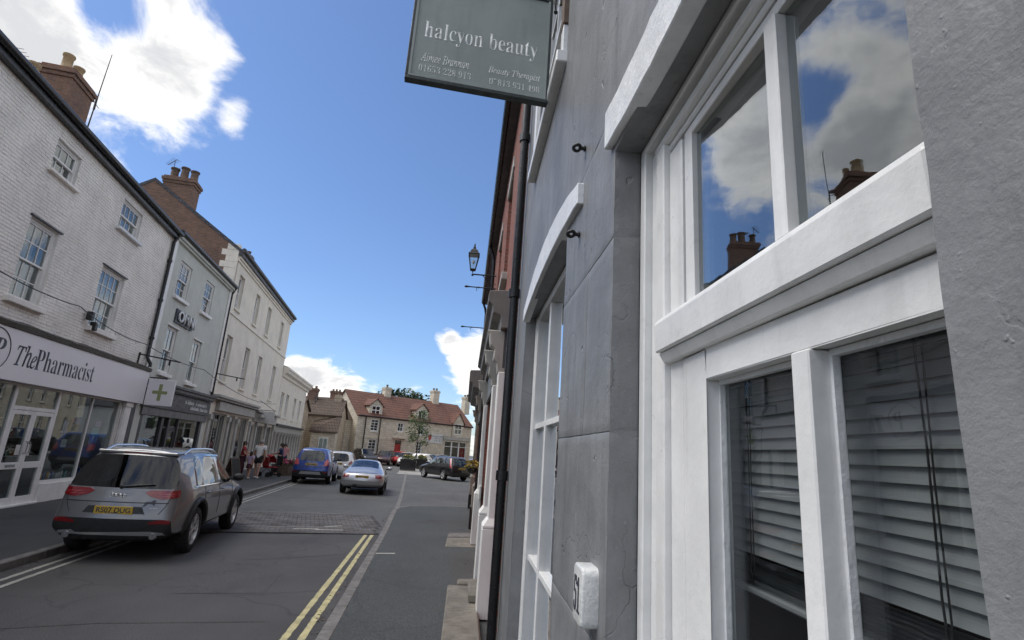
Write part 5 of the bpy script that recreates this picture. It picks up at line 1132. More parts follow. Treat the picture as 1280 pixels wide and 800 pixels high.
# slate roofed white house past the inn
SW_ = tag(empty('slate_house', (1.6, 84, 0), rad(-8)), 'white walled house with grey slate roof past the stone inn', 'house')
hull(MB(), 0, 9, 0, 6, 4.6, 6.6).build('wall', 'white_far', SW_); gabled(MB(), 0, 9, 0, 6, 4.6, 6.6).build('roof', 'slate', SW_); MB().box((.6, -.05, 2.2), (1.5, -.002, 3.6)).build('window', 'dark', SW_); MB().box((2.6, -.05, 2.2), (3.5, -.002, 3.6)).build('window', 'dark', SW_)
# houses carrying on along the right side of the market place, behind the brick front from here
for nm, lb, wx, wy, ln, ze, zr, wm, rm in (('brick_terrace', 'brick terrace house set back past the red brick front', 2.0, 34.0, 13.6, 6.4, 8.2, 'red_brick', 'tile_dull'), ('market_house', 'long stone house on the right side of the market place', 6.5, 76.0, 41.0, 6.0, 8.2, 'ashlar', 'tile_red')):
    H_ = tag(empty(nm, (wx, wy, 0), -PI / 2), lb, 'house'); n = int(ln // 3.2); wn = [(1.1 + i_ * 3.2, 2.2 + i_ * 3.2, z_, z_ + 1.6) for i_ in range(n) for z_ in (1.0, 3.8)]
    m = front_wall(MB(), 0, ln, 0, ze, wn, .3)
    for x in (0.0, ln): m.add([(x, 0, 0), (x, 0, ze), (x, 3, zr - .02), (x, 6, ze), (x, 6, 0)], [(0, 1, 2, 3, 4) if x == 0 else (4, 3, 2, 1, 0)])
    m.add([(0, 6, 0), (ln, 6, 0), (ln, 6, ze), (0, 6, ze)], [(1, 0, 3, 2)]); m.build('wall', wm, H_); gabled(MB(), 0, ln, 0, 6, ze, zr).build('roof', rm, H_)
    MB().box((.3, 1.5, 0), (ln - .3, 1.6, ze)).build('interior', 'room', H_)
    for w in wn: sash_window(H_, *w, .1, 2, (1, 1), .08, .04, 'white_far', (.1, .06, .1), 'stonegrey')

# ================================================================== vehicles (local: x forward from the rear bumper, y to the left, z up)
SUV = dict(L=4.62, w=.92, H=1.66, st=[
    dict(x=[.26, .12, .03, .0, .06, .12, .40, .50, .50], zb=.28, zs=.38, w=.84, zb2=1.045, wb=.81, zr=1.61, wr=.64),
    dict(x=.52, zb=.30, zs=.42, w=.915, zb2=1.06, wb=.865, zr=1.645, wr=.645),
    dict(x=.80, zb=.28, zs=.40, w=.92, zb2=1.06, wb=.875, zr=1.66, wr=.665),
    dict(x=1.16, zb=.28, zs=.40, w=.92, zb2=1.05, wb=.88, zr=1.665, wr=.675),
    dict(x=1.24, zb=.28, zs=.40, w=.92, zb2=1.05, wb=.88, zr=1.665, wr=.675),
    dict(x=2.06, zb=.28, zs=.40, w=.92, zb2=1.035, wb=.88, zr=1.66, wr=.675),
    dict(x=2.15, zb=.28, zs=.40, w=.92, zb2=1.035, wb=.88, zr=1.655, wr=.67),
    dict(x=2.72, zb=.28, zs=.40, w=.92, zb2=1.02, wb=.88, zr=1.60, wr=.64),
    dict(x=3.42, zb=.28, zs=.40, w=.92, zb2=1.0, wb=.86, zr=1.10, wr=.72),
    dict(x=4.05, zb=.28, zs=.42, w=.91, zb2=.92, wb=.82, zr=1.02, wr=.66),
    dict(x=4.42, zb=.28, zs=.42, w=.86, zb2=.84, wb=.76, zr=.93, wr=.58),
    dict(x=[4.34, 4.46, 4.56, 4.60, 4.60, 4.57, 4.52, 4.50, 4.50], zb=.32, zs=.42, w=.74, zb2=.76, wb=.68, zr=.84, wr=.50)],
    side=[2, 4, 6, 7], top=[7], capglass=True, wheels=(.94, 3.62), r=.365)
COUPE = dict(L=4.04, w=.88, H=1.35, st=[
    dict(x=[.36, .18, .05, .0, .04, .10, .20, .26, .26], zb=.30, zs=.38, w=.78, zb2=.80, wb=.72, zr=.89, wr=.54),
    dict(x=.42, zb=.24, zs=.36, w=.865, zb2=.85, wb=.80, zr=.985, wr=.60),
    dict(x=.66, zb=.22, zs=.34, w=.88, zb2=.87, wb=.81, zr=1.06, wr=.58),
    dict(x=1.32, zb=.22, zs=.34, w=.88, zb2=.88, wb=.81, zr=1.315, wr=.53),
    dict(x=1.46, zb=.22, zs=.34, w=.88, zb2=.88, wb=.81, zr=1.335, wr=.53),
    dict(x=2.00, zb=.22, zs=.34, w=.88, zb2=.88, wb=.81, zr=1.35, wr=.54),
    dict(x=2.28, zb=.22, zs=.34, w=.88, zb2=.87, wb=.81, zr=1.32, wr=.54),
    dict(x=2.98, zb=.22, zs=.34, w=.88, zb2=.85, wb=.80, zr=.94, wr=.62),
    dict(x=3.50, zb=.22, zs=.34, w=.87, zb2=.77, wb=.76, zr=.85, wr=.58),
    dict(x=3.86, zb=.24, zs=.34, w=.78, zb2=.66, wb=.68, zr=.72, wr=.50),
    dict(x=[3.78, 3.92, 4.0, 4.04, 4.03, 4.0, 3.97, 3.95, 3.95], zb=.28, zs=.34, w=.64, zb2=.58, wb=.58, zr=.62, wr=.42)],
    side=[4, 5, 6], top=[2, 6], capglass=False, wheels=(.80, 3.22), r=.325)
TC = (1.0, .80, .40, 0.0, -.40, -.80, -1.0)
def car_shell(S, L, w, H, mats, sub):
    kx, ky, kz = L / S['L'], w / S['w'], H / S['H']
    vs, fs, ms = [], [], []; rings = []
    for st in S['st']:
        q = [(0, st['zb']), (st['w'] * .82, st['zb']), (st['w'] * .975, st['zs']), (st['w'], lerp(st['zs'], st['zb2'], .36)), (st['w'] * .995, lerp(st['zs'], st['zb2'], .74)), (st['wb'], st['zb2']),
             (st['wr'], st['zr'] - min(.085, (st['zr'] - st['zb2']) * .5)), (st['wr'] * .80, st['zr'] - .022), (0, st['zr'])]
        xs = st['x'] if isinstance(st['x'], list) else [st['x']] * 9
        ring = []
        for j in range(9): ring.append(len(vs)); vs.append((xs[j] * kx, q[j][0] * ky, q[j][1] * kz))
        for j in range(7, 0, -1): ring.append(len(vs)); vs.append((xs[j] * kx, -q[j][0] * ky, q[j][1] * kz))
        rings.append(ring)
    n = 16; row = lambda k: k if k < 8 else 15 - k
    for i in range(len(rings) - 1):
        for k in range(n):
            a, b = rings[i], rings[i + 1]; fs.append((a[k], b[k], b[(k + 1) % n], a[(k + 1) % n])); r_ = row(k)
            mi = 2 if r_ < 1 else 0
            if r_ == 1 and S.get('clad'): mi = 2
            if r_ == 5 and i in S['side']: mi = 1
            if r_ in (6, 7) and i in S['top']: mi = 1
            if r_ == 6 and i in S['top'] and i == 7: mi = 1
            ms.append(mi)
    for end, ring, sgn in ((0, rings[0], -1), (1, rings[-1], 1)):
        rows = []
        for j in range(1, 8):
            Lv, Rv = vs[ring[j]], vs[ring[16 - j]]; ids = []
            for t in TC:
                if t == 1.0: ids.append(ring[j])
                elif t == -1.0: ids.append(ring[16 - j])
                else: ids.append(len(vs)); vs.append((Lv[0] + sgn * (.10 if j < 6 else .05) * (1 - t * t) * kx, Lv[1] * t, Lv[2] + (.02 * (1 - t * t) if j >= 6 else 0)))
            rows.append(ids)
        for j in range(6):
            for c in range(6):
                f = (rows[j][c], rows[j][c + 1], rows[j + 1][c + 1], rows[j + 1][c]); fs.append(f if sgn > 0 else f[::-1]); mi = 0
                if end == 0 and S['capglass'] and j == 4 and (S.get('wide') or 0 < c < 5): mi = 1
                if end == 0 and S.get('clad') and j in (0, 1): mi = 2
                if end == 1 and j == 1: mi = 2
                ms.append(mi)
        for c in range(6):
            f = (ring[0], rows[0][c + 1], rows[0][c]); fs.append(f if sgn > 0 else f[::-1]); ms.append(2)
            f = (rows[6][c], rows[6][c + 1], ring[8]); fs.append(f if sgn > 0 else f[::-1]); ms.append(0)
    me = bpy.data.meshes.new('body'); me.from_pydata(vs, [], fs)
    for m_ in mats: me.materials.append(MT[m_])
    me.polygons.foreach_set('material_index', ms); me.update()
    bm = bmesh.new(); bm.from_mesh(me); bmesh.ops.recalc_face_normals(bm, faces=bm.faces)
    cl = bm.edges.layers.float.get('crease_edge') or bm.edges.layers.float.new('crease_edge')
    for e in bm.edges:
        mi = {f.material_index for f in e.link_faces}
        if len(mi) > 1: e[cl] = .75
    for i in range(len(rings)):      # belt line
        for k in (4, 5, 11, 12):
            if i < len(rings) - 1:
                e = bm.edges.get((bm.verts[rings[i][k]] if False else [v for v in bm.verts if v.index == rings[i][k]][0], [v for v in bm.verts if v.index == rings[i + 1][k]][0])) if False else None
    bm.to_mesh(me); bm.free()
    ob = link('body', me); md = ob.modifiers.new('s', 'SUBSURF'); md.levels = sub; md.render_levels = sub
    cuts = []
    for x in S['wheels']:
        for s in (1, -1):
            r_ = S['r'] * kz * 1.17; cm = MB().lathe([(r_, -.3), (r_, .3)], 28, T_((x * kx, s * w * .93, S['r'] * kz * 1.02)) @ RX(PI / 2)); c = cm.build('cut', list(mats)); c.data.polygons.foreach_set('material_index', [2] * len(c.data.polygons))
            b = ob.modifiers.new('b', 'BOOLEAN'); b.object = c; b.operation = 'DIFFERENCE'; b.solver = 'EXACT'; cuts.append(c)
    dg = bpy.context.evaluated_depsgraph_get(); ev = bpy.data.meshes.new_from_object(ob.evaluated_get(dg))
    bpy.data.objects.remove(ob)
    for c in cuts: bpy.data.objects.remove(c)
    return ev, kx, ky, kz
def split(me, mats, parent):
    par = list(range(len(me.vertices)))
    def find(a):
        while par[a] != a: par[a] = par[par[a]]; a = par[a]
        return a
    groups = {}
    for p in me.polygons:
        if p.material_index == 1:
            v0 = find(p.vertices[0])
            for v in p.vertices[1:]: par[find(v)] = v0
    for p in me.polygons:
        k = (p.material_index, find(p.vertices[0]) if p.material_index == 1 else 0); groups.setdefault(k, []).append(p)
    out = {}
    for (mi, g), ps in groups.items():
        if mi == 1 and len(ps) < 3: mi_n = 'window'
        vid = {}; vs = []; fs = []
        for p in ps:
            f = []
            for v in p.vertices:
                if v not in vid: vid[v] = len(vs); vs.append(me.vertices[v].co[:])
                f.append(vid[v])
            fs.append(f)
        nm = {0: 'body', 1: 'window', 2: 'underbody'}[min(mi, 2)]
        m2 = bpy.data.meshes.new(nm); m2.from_pydata(vs, [], fs); m2.materials.append(MT[mats[min(mi, 2)]]); m2.polygons.foreach_set('use_smooth', [True] * len(fs)); m2.update(); m2.set_sharp_from_angle(angle=rad(42)); link(nm, m2, parent)
def patch(bvh, pts, d, name, mat, parent, off=.006, cuts=3):
    """a lens, panel or seam laid on the bodywork: outline pts pushed along d on to the surface"""
    d = Vector(d).normalized(); bm = bmesh.new(); vv = [bm.verts.new(p) for p in pts]; bm.faces.new(vv)
    bmesh.ops.triangulate(bm, faces=bm.faces[:])
    for _ in range(cuts): bmesh.ops.subdivide_edges(bm, edges=[e for e in bm.edges if e.calc_length() > .045], cuts=1, use_grid_fill=True); bmesh.ops.triangulate(bm, faces=[f for f in bm.faces if len(f.verts) > 4])
    for v in bm.verts:
        h = bvh.ray_cast(v.co - d * 1.5, d)
        v.co = (h[0] if h[0] is not None else v.co) - d * off
    r = bmesh.ops.extrude_face_region(bm, geom=bm.faces[:])
    for v in [g for g in r['geom'] if isinstance(g, bmesh.types.BMVert)]: v.co += d * (off + .012)
    bmesh.ops.recalc_face_normals(bm, faces=bm.faces)
    me = bpy.data.meshes.new(name); bm.to_mesh(me); bm.free(); me.materials.append(MT[mat]); me.polygons.foreach_set('use_smooth', [True] * len(me.polygons)); me.set_sharp_from_angle(angle=rad(40)); return link(name, me, parent)
def strip(bvh, pts, d, w, name, mat, parent, off=.003):
    d = Vector(d).normalized(); path = []
    for a, b in zip(pts, pts[1:]):
        a, b = Vector(a), Vector(b); n = max(2, int((b - a).length / .06))
        for i in range(n + 1):
            p = a.lerp(b, i / n); h = bvh.ray_cast(p - d * 1.5, d)
            if h[0] is not None and (not path or (h[0] - path[-1]).length > .004): path.append(h[0] - d * off)
    if len(path) > 1: return MB().tube(path, w / 2, 5).build(name, mat, parent, smooth=True)
def wheel(parent, x, y, r, wd, spokes, rim='alloy'):
    s = 1 if y > 0 else -1; M = T_((x, y, r)) @ RX(-PI / 2 * s)      # local z outward
    t = MB().lathe([(r * .66, -wd / 2), (r * .9, -wd / 2), (r * .98, -wd * .38), (r, -wd * .2), (r, wd * .2), (r * .98, wd * .38), (r * .9, wd / 2), (r * .7, wd / 2), (r * .66, wd * .42), (r * .66, -wd / 2)], 28, M, 0, False); o = t.build('wheel', 'tyre', parent, smooth=True)
    k = MB().lathe([(r * .62, -wd * .3), (r * .69, wd * .44), (r * .64, wd * .46), (r * .60, wd * .2)], 28, M, 0, False); k.lathe([(.01, wd * .3), (r * .16, wd * .36), (r * .17, wd * .2)], 14, M)
    for i in range(spokes):
        for dl in (-.13, .13):
            a = 2 * PI * i / spokes; b = a + dl
            k.prism([M @ Vector((r * .12 * math.cos(a + q) , r * .12 * math.sin(a + q), wd * .34)) for q in (-.5, .5)] + [M @ Vector((r * .66 * math.cos(b + q), r * .66 * math.sin(b + q), wd * .40)) for q in (.09, -.09)], M.to_3x3() @ Vector((0, 0, -wd * .16)))
    k.build('rim', rim, o, smooth=True, angle=30)
    MB().lathe([(.01, wd * .05), (r * .62, wd * .05), (r * .62, -wd * .2)], 20, M).build('brake_disc', 'plastic', o)
    return o
def number_plate(parent, bvh, z, txt, mat='plate', w=.52, h=.112, x=None):
    q = bvh.ray_cast(Vector((-1, 0, z)), Vector((1, 0, 0)))[0]; q2 = bvh.ray_cast(Vector((-1, .24, z)), Vector((1, 0, 0)))[0]
    px = min(q.x, q2.x) - .012 if q else 0
    p = MB().box((px, -w / 2, z - h / 2), (px + .012, w / 2, z + h / 2)).build('number_plate', mat, parent, .003)
    if txt: text('registration', txt, w * .88, h * .68, 'ink', p, T_((px - .0005, w * .44, z - h * .34)) @ RZ(-PI / 2), .001, .02)
    return p
def vehicle(name, label, S, L, w, H, paint_, loc, heading, sub=2, plate=None, platez=.78, platemat='plate', gmat='glass_car', clad=False, spokes=5, group=None, detail=True, lights=None, seams=True, rails=False, rimmat='alloy'):
    S = dict(S); S['clad'] = clad; S['wide'] = rails
    car = empty(name, loc, PI / 2 - rad(heading)); tag(car, label, 'car', group)
    mats = [paint_, gmat, 'plastic']; me, kx, ky, kz = car_shell(S, L, w, H, mats, sub)
    bvh = BVHTree.FromPolygons([v.co for v in me.vertices], [p.vertices for p in me.polygons]); split(me, mats, car)
    r = S['r'] * kz
    for x in S['wheels']:
        for s in (1, -1): wheel(car, x * kx, s * (w - .115), r, .22, spokes, rimmat)
    if plate is not None: number_plate(car, bvh, platez, plate, platemat)
    zb = 1.05 * kz
    # seats and dash inside
    m = MB()
    if S['capglass']:
        for y in (-.38, .38):
            for x in (1.35, 2.05): m.box((x * kx, y * ky - .22, .45), (x * kx + .16, y * ky + .22, 1.12 * kz)).box((x * kx + .02, y * ky - .12, 1.14 * kz), (x * kx + .12, y * ky + .12, 1.30 * kz))
        m.box((.5 * kx, -w * .8, .45), (4.3 * kx, w * .8, .72 * kz))
    else:
        for y in (-.36, .36): m.box((1.7 * kx, y * ky - .22, .4), (1.86 * kx, y * ky + .22, .95 * kz)).box((1.72 * kx, y * ky - .12, .96 * kz), (1.82 * kx, y * ky + .12, 1.1 * kz))
        m.box((.6 * kx, -w * .75, .35), (3.4 * kx, w * .75, .66 * kz))
    m.build('seats', 'plastic', car, .03)
    if detail:
        for s in (1, -1):
            x0 = S['st'][S['side'][-1]]['x'] * kx if not isinstance(S['st'][S['side'][-1]]['x'], list) else 2.8
            xm = (2.98 if S['capglass'] else 2.62) * kx; zm = zb - (.0 if S['capglass'] else .14) * kz
            MB().ball((xm, s * (w + .09), zm + .06), 1, 7, sq=(.06, .11, .075)).build('mirror', paint_ if not clad else 'plastic', car, smooth=True)
            MB().box((xm - .03, s * (w - .08), zm + .0), (xm + .04, s * (w + .05), zm + .05)).build('mirror_arm', 'plastic', car)
            dirn = (0, -s, 0)
            if S['capglass']:
                for x in (1.24, 2.14): strip(bvh, [(x * kx, s * w, zb - .02), (x * kx + .02, s * w, .5 * kz)], dirn, .012, 'door_seam', 'plastic', car, .0)
                strip(bvh, [(3.10 * kx, s * w, zb - .03), (3.12 * kx, s * w, .5 * kz)], dirn, .012, 'door_seam', 'plastic', car, .0)
                for x in (1.34, 2.26): q = bvh.ray_cast(Vector((x * kx, s * 2, zb - .12)), Vector((0, -s, 0)))[0]; q and MB().ball(q + Vector((.08, s * .012, 0)), 1, 6, sq=(.10, .02, .018)).build('door_handle', paint_, car, smooth=True)
            else:
                strip(bvh, [(1.45 * kx, s * w, zb - .2), (1.5 * kx, s * w, .42 * kz)], dirn, .01, 'door_seam', 'plastic', car, .0); strip(bvh, [(2.75 * kx, s * w, zb - .22), (2.75 * kx, s * w, .42 * kz)], dirn, .01, 'door_seam', 'plastic', car, .0)
    if rails:
        for s in (1, -1):
            pts = []
            for i in range(13):
                t = i / 12; x = lerp(.62, 2.55, t) * kx; q = bvh.ray_cast(Vector((x, s * .60 * ky, 3)), Vector((0, 0, -1)))[0]; pts.append(q + Vector((0, 0, .055 * min(1, 6 * t, 6 * (1 - t)) + .0)))
            MB().tube(pts, .022, 8).build('roof_rail', 'chrome', car, smooth=True)
    for (nm, mt, pts, d, o_) in (lights or []):
        for s in (1, -1): patch(bvh, [(x * kx, s * y * ky, z * kz) for x, y, z in (pts if s == 1 else pts[::-1])], (d[0], s * d[1], d[2]), nm, mt, car, o_)
    return car, bvh, (kx, ky, kz)

# ---- graphite SUV at the left kerb
jl = [('tail_lamp', 'tail', [(0, .90, 1.04), (0, .90, .94), (0, .62, .905), (0, .44, .945), (0, .36, 1.0), (0, .44, 1.035)], (1, -.45, 0), .014),
      ('fog_lamp', 'tail', [(0, .80, .61), (0, .80, .555), (0, .50, .55), (0, .50, .58), (0, .66, .62)], (1, -.2, 0), .008),
      ('bumper_flank', 'car_grey', [(0, .86, .80), (0, .88, .62), (0, .86, .46), (0, .80, .44), (0, .80, .66), (0, .56, .70), (0, .50, .80)], (1, -.35, 0), .002)]
JP, jb, (kx, ky, kz) = vehicle('parked_suv', 'graphite grey SUV with roof rails parked at the left kerb', SUV, 4.62, .895, 1.675, 'car_grey', ground_at(0, 0) * 0 + Vector((-5.20, 9.16, 0)), -8.5, 3, 'RS07 DUG', .745, 'plate', 'glass_car', True, 5, None, True, jl[:2], True, True)
rear = (1, 0, 0)
for s in (1, -1):
    for z0_, z1_ in ((.955, .968), (.985, 1.0)): patch(jb, [(0, s * .86, z1_), (0, s * .86, z0_), (0, s * .50, z0_ + .005), (0, s * .50, z1_ - .001)][::s], (1, -.45 * s, 0), 'lamp_strip', 'tail_pink', JP, .017, 2)
patch(jb, [(0, -.66, .865), (0, .66, .865), (0, .74, 1.0), (0, .34, 1.02), (0, -.34, 1.02), (0, -.74, 1.0)], rear, 'tailgate_panel', 'car_grey', JP, .006)
strip(jb, [(0, -.70, .86), (0, .70, .86)], rear, .014, 'tailgate_seam', 'plastic', JP, .002)
for s in (1, -1): strip(jb, [(0, s * .70, .92), (0, s * .66, .80), (0, s * .60, .70)], rear, .012, 'tailgate_seam', 'plastic', JP, .001)
patch(jb, [(0, -.42, .70), (0, .42, .70), (0, .36, .80), (0, -.36, .80)], rear, 'plate_recess', 'plastic', JP, .004)
patch(jb, [(0, -.74, .385), (0, .74, .385), (0, .70, .43), (0, .52, .45), (0, .46, .415), (0, -.46, .415), (0, -.52, .45), (0, -.70, .43)], rear, 'skid_trim', 'car_silver', JP, .012)
for s in (1, -1):
    q = jb.ray_cast(Vector((-1, s * .58, .40)), Vector((1, 0, 0)))[0]; MB().lathe([(.045, 0), (.052, .01), (.052, .1), (.035, .1), (.035, .02)], 14, T_(q + Vector((-.03, 0, -.02))) @ RY(PI / 2)).build('exhaust', 'chrome', JP, smooth=True)
    for i, xw in enumerate(SUV['wheels']):
        pts = [(xw * kx + .475 * math.cos(a), s * 1.0, .375 + .475 * math.sin(a)) for a in [rad(x) for x in range(-12, 193, 12)]]; inn = [(xw * kx + .42 * math.cos(a), s * 1.0, .375 + .42 * math.sin(a)) for a in [rad(x) for x in range(-12, 193, 12)]]
        for k in range(len(pts) - 1):
            pass
        arch = MB(); path = []
        for p in pts:
            h = jb.ray_cast(Vector(p) + Vector((0, s, 0)), Vector((0, -s, 0)))[0]
            if h is not None: path.append(h + Vector((0, s * .006, 0)))
        if len(path) > 2: arch.tube(path, .045, 6).build('wheel_arch', 'plastic', JP, smooth=True)
    strip(jb, [(.70 * kx, s * 1, 1.062 * kz), (1.6 * kx, s * 1, 1.05 * kz), (2.6 * kx, s * 1, 1.03 * kz), (3.2 * kx, s * 1, 1.02 * kz)], (0, -s, 0), .022, 'window_trim', 'chrome', JP, .002)
    strip(jb, [(.80 * kx, s * 1, 1.08), (.84 * kx, s * 1, 1.34), (.98 * kx, s * 1, 1.50), (1.5 * kx, s * 1, 1.555), (2.3 * kx, s * 1, 1.54), (2.75 * kx, s * 1, 1.47), (3.25 * kx, s * 1, 1.14)], (0, -s, 0), .02, 'window_trim', 'chrome', JP, .002)
q = jb.ray_cast(Vector((-1, 0, .955)), Vector((1, 0, 0)))[0]; text('emblem', 'Jeep', .22, .075, 'chrome', JP, T_((q.x - .007, .11, .92)) @ RZ(-PI / 2), .006, .02)
q = jb.ray_cast(Vector((-1, -.45, .8)), Vector((1, 0, 0)))[0]
hs = [(0, .02), (.03, .06), (.02, .11), (.07, .13), (.11, .12), (.14, .16), (.17, .17), (.19, .145), (.165, .14), (.16, .10), (.185, .05), (.165, .045), (.13, .08), (.09, .085), (.06, .06), (.03, .015)]
patch(jb, [(0, -.36 - x * .9, .80 + z * .62) for x, z in hs], rear, 'horse_sticker', 'ink', JP, .0075, 1)
MB().tube([(q.x - .004, -.34, .785), (q.x + .004, -.57, .785)], .004, 4).build('sticker_line', 'letter', JP)
qw = jb.ray_cast(Vector((-1, .0, 1.10)), Vector((1, 0, 0)))[0]; qe = jb.ray_cast(Vector((-1, -.44, 1.13)), Vector((1, 0, 0)))[0]
MB().tube([qw + Vector((-.03, 0, -.02)), qe + Vector((-.025, 0, .0))], [.018, .009], 6).ball(qw + Vector((-.02, 0, -.02)), .035, 6).build('rear_wiper', 'plastic', JP, smooth=True)
q = jb.ray_cast(Vector((.42, 0, 3)), Vector((0, 0, -1)))[0]
if q: MB().box((q.x - .05, -.58, q.z - .035), (q.x + .2, .58, q.z + .012)).build('spoiler', 'car_grey', JP, .012); MB().box((q.x - .054, -.2, q.z - .02), (q.x - .045, .2, q.z - .004)).build('brake_lamp', 'tail', JP)
# ---- silver coupe driving away
cl_ = [('tail_lamp', 'tail', [(0, .76, .80), (0, .78, .66), (0, .52, .655), (0, .50, .78)], (1, -.3, 0), .008)]
g = ground_at(453, 619)
CP, cb, k_ = vehicle('silver_coupe', 'silver rounded coupe driving away along the street', COUPE, 4.04, .885, 1.36, 'car_silver', Vector((g.x - .10, g.y, 0)), -5.5, 2, 'MW51 KDP', .70, 'plate', 'glass_car_clear', False, 6, None, True, cl_)
patch(cb, [(0, -.34, .64), (0, .34, .64), (0, .34, .77), (0, -.34, .77)], rear, 'plate_recess', 'car_silver', CP, .001)
strip(cb, [(0, -.60, .845), (0, .60, .845)], rear, .02, 'boot_seam', 'plastic', CP, .0); strip(cb, [(0, -.78, .52), (0, .78, .52)], rear, .012, 'bumper_seam', 'plastic', CP, .0)
for y in (.30, .22): 
    q = cb.ray_cast(Vector((-1, y, .40)), Vector((1, 0, 0)))[0]; q and MB().lathe([(.035, 0), (.042, .01), (.042, .1), (.03, .1)], 12, T_(q + Vector((-.03, 0, -.04))) @ RY(PI / 2)).build('exhaust', 'plastic', CP, smooth=True)
# ---- blue compact SUV and the white car in front of it
bl = [('tail_lamp', 'tail_pink', [(0, .84, 1.16), (0, .86, .98), (0, .80, .86), (0, .58, .87), (0, .62, 1.02), (0, .72, 1.14)], (1, -.4, 0), .012), ('reflector', 'tail', [(0, .78, .58), (0, .78, .53), (0, .6, .53), (0, .6, .58)], (1, -.2, 0), .006)]
g = ground_at(391, 606)
BS, b2, _k = vehicle('blue_suv', 'bright blue compact SUV parked at the left kerb', SUV, 4.28, .89, 1.66, 'car_blue', Vector((g.x - .25, g.y + .15, 0)), -6.5, 2, 'YS14 HKV', .90, 'plate', 'glass_car_clear', True, 5, None, True, bl)
patch(b2, [(0, -.46, .82), (0, .46, .82), (0, .40, 1.0), (0, -.40, 1.0)], rear, 'plate_recess', 'car_blue', BS, .002); patch(b2, [(0, -.5, .45), (0, .5, .45), (0, .42, .58), (0, -.42, .58)], rear, 'bumper_trim', 'car_silver', BS, .006)
strip(b2, [(0, -.7, .79), (0, .7, .79)], rear, .015, 'tailgate_seam', 'plastic', BS, .0)
q = b2.ray_cast(Vector((-1, 0, 1.02)), Vector((1, 0, 0)))[0]; MB().box((q.x - .014, -.22, .995), (q.x, .22, 1.02)).build('chrome_bar', 'chrome', BS)
wl_ = [('tail_lamp', 'tail', [(0, .84, 1.14), (0, .86, .98), (0, .80, .88), (0, .60, .89), (0, .64, 1.02)], (1, -.4, 0), .012)]
vehicle('white_hatchback', 'white hatchback parked ahead of the blue SUV', SUV, 4.2, .88, 1.52, 'car_white', Vector((-6.95, 31.9, 0)), -6.5, 2, 'YD63 LFT', .84, 'plate', 'glass_car', False, 5, None, True, wl_)
# ---- black estate SUV in the market place
kl = [('tail_lamp', 'tail_pink', [(.3, .80, 1.50), (.2, .86, 1.12), (.1, .88, .88), (.1, .72, .88), (.2, .74, 1.1), (.3, .70, 1.5)], (1, -.55, 0), .012)]
g = ground_at(573, 602)
vehicle('black_estate', 'black estate car with tall tail lamps parked in the market place', SUV, 4.6, .90, 1.58, 'car_black', Vector((g.x + .15, g.y + .1, 0)), -33, 2, 'FN08 WCU', .80, 'plate', 'glass_car_clear', False, 5, None, True, kl)
vehicle('silver_hatchback', 'silver blue hatchback behind the black estate', SUV, 4.0, .86, 1.5, 'car_silver', Vector((1.75, 42.2, 0)), -20, 1, None, .8, 'plate', 'glass_car', False, 5, None, True, wl_)
far = [('dark_suv', 'dark grey SUV parked in front of the stone inn', 'car_dark', 455, 578, 60, 1.62, 150), ('maroon_hatchback', 'dark maroon hatchback parked in front of the stone inn', 'car_maroon', 481, 578, 61, 1.55, 185),
       ('red_hatchback', 'small red hatchback half hidden by the maroon car', 'fl_red', 497.5, 579, 63, 1.5, 190), ('white_saloon', 'white car parked behind the small street tree', 'car_white', 507.5, 580, 60, 1.5, 178), ('white_estate', 'white car parked below the inn sign board', 'car_white', 536, 581, 58, 1.5, 120), ('pale_hatchback', 'pale blue hatchback parked beside the inn shop window', 'car_silver', 553, 582, 60, 1.5, 165)]
for nm, lb, pt, px, py, Y, H, hd in far:
    r_ = ray(px, py); p = C0 + r_ * (Y / r_.y); a = rad(hd); f = Vector((math.sin(a), math.cos(a), 0))
    vehicle(nm, lb, SUV, 4.1, .86, H, pt, Vector((p.x, p.y, 0)) - f * 2.05, hd, 1, None, .8, 'plate', 'glass_car', False, 5, 'cars parked in the market place', True, [('lamp', 'lamp_clear' if hd > 90 else 'tail', [(0, .84, 1.1), (0, .86, .9), (0, .62, .9), (0, .62, 1.02)], (1, -.4, 0), .012)])

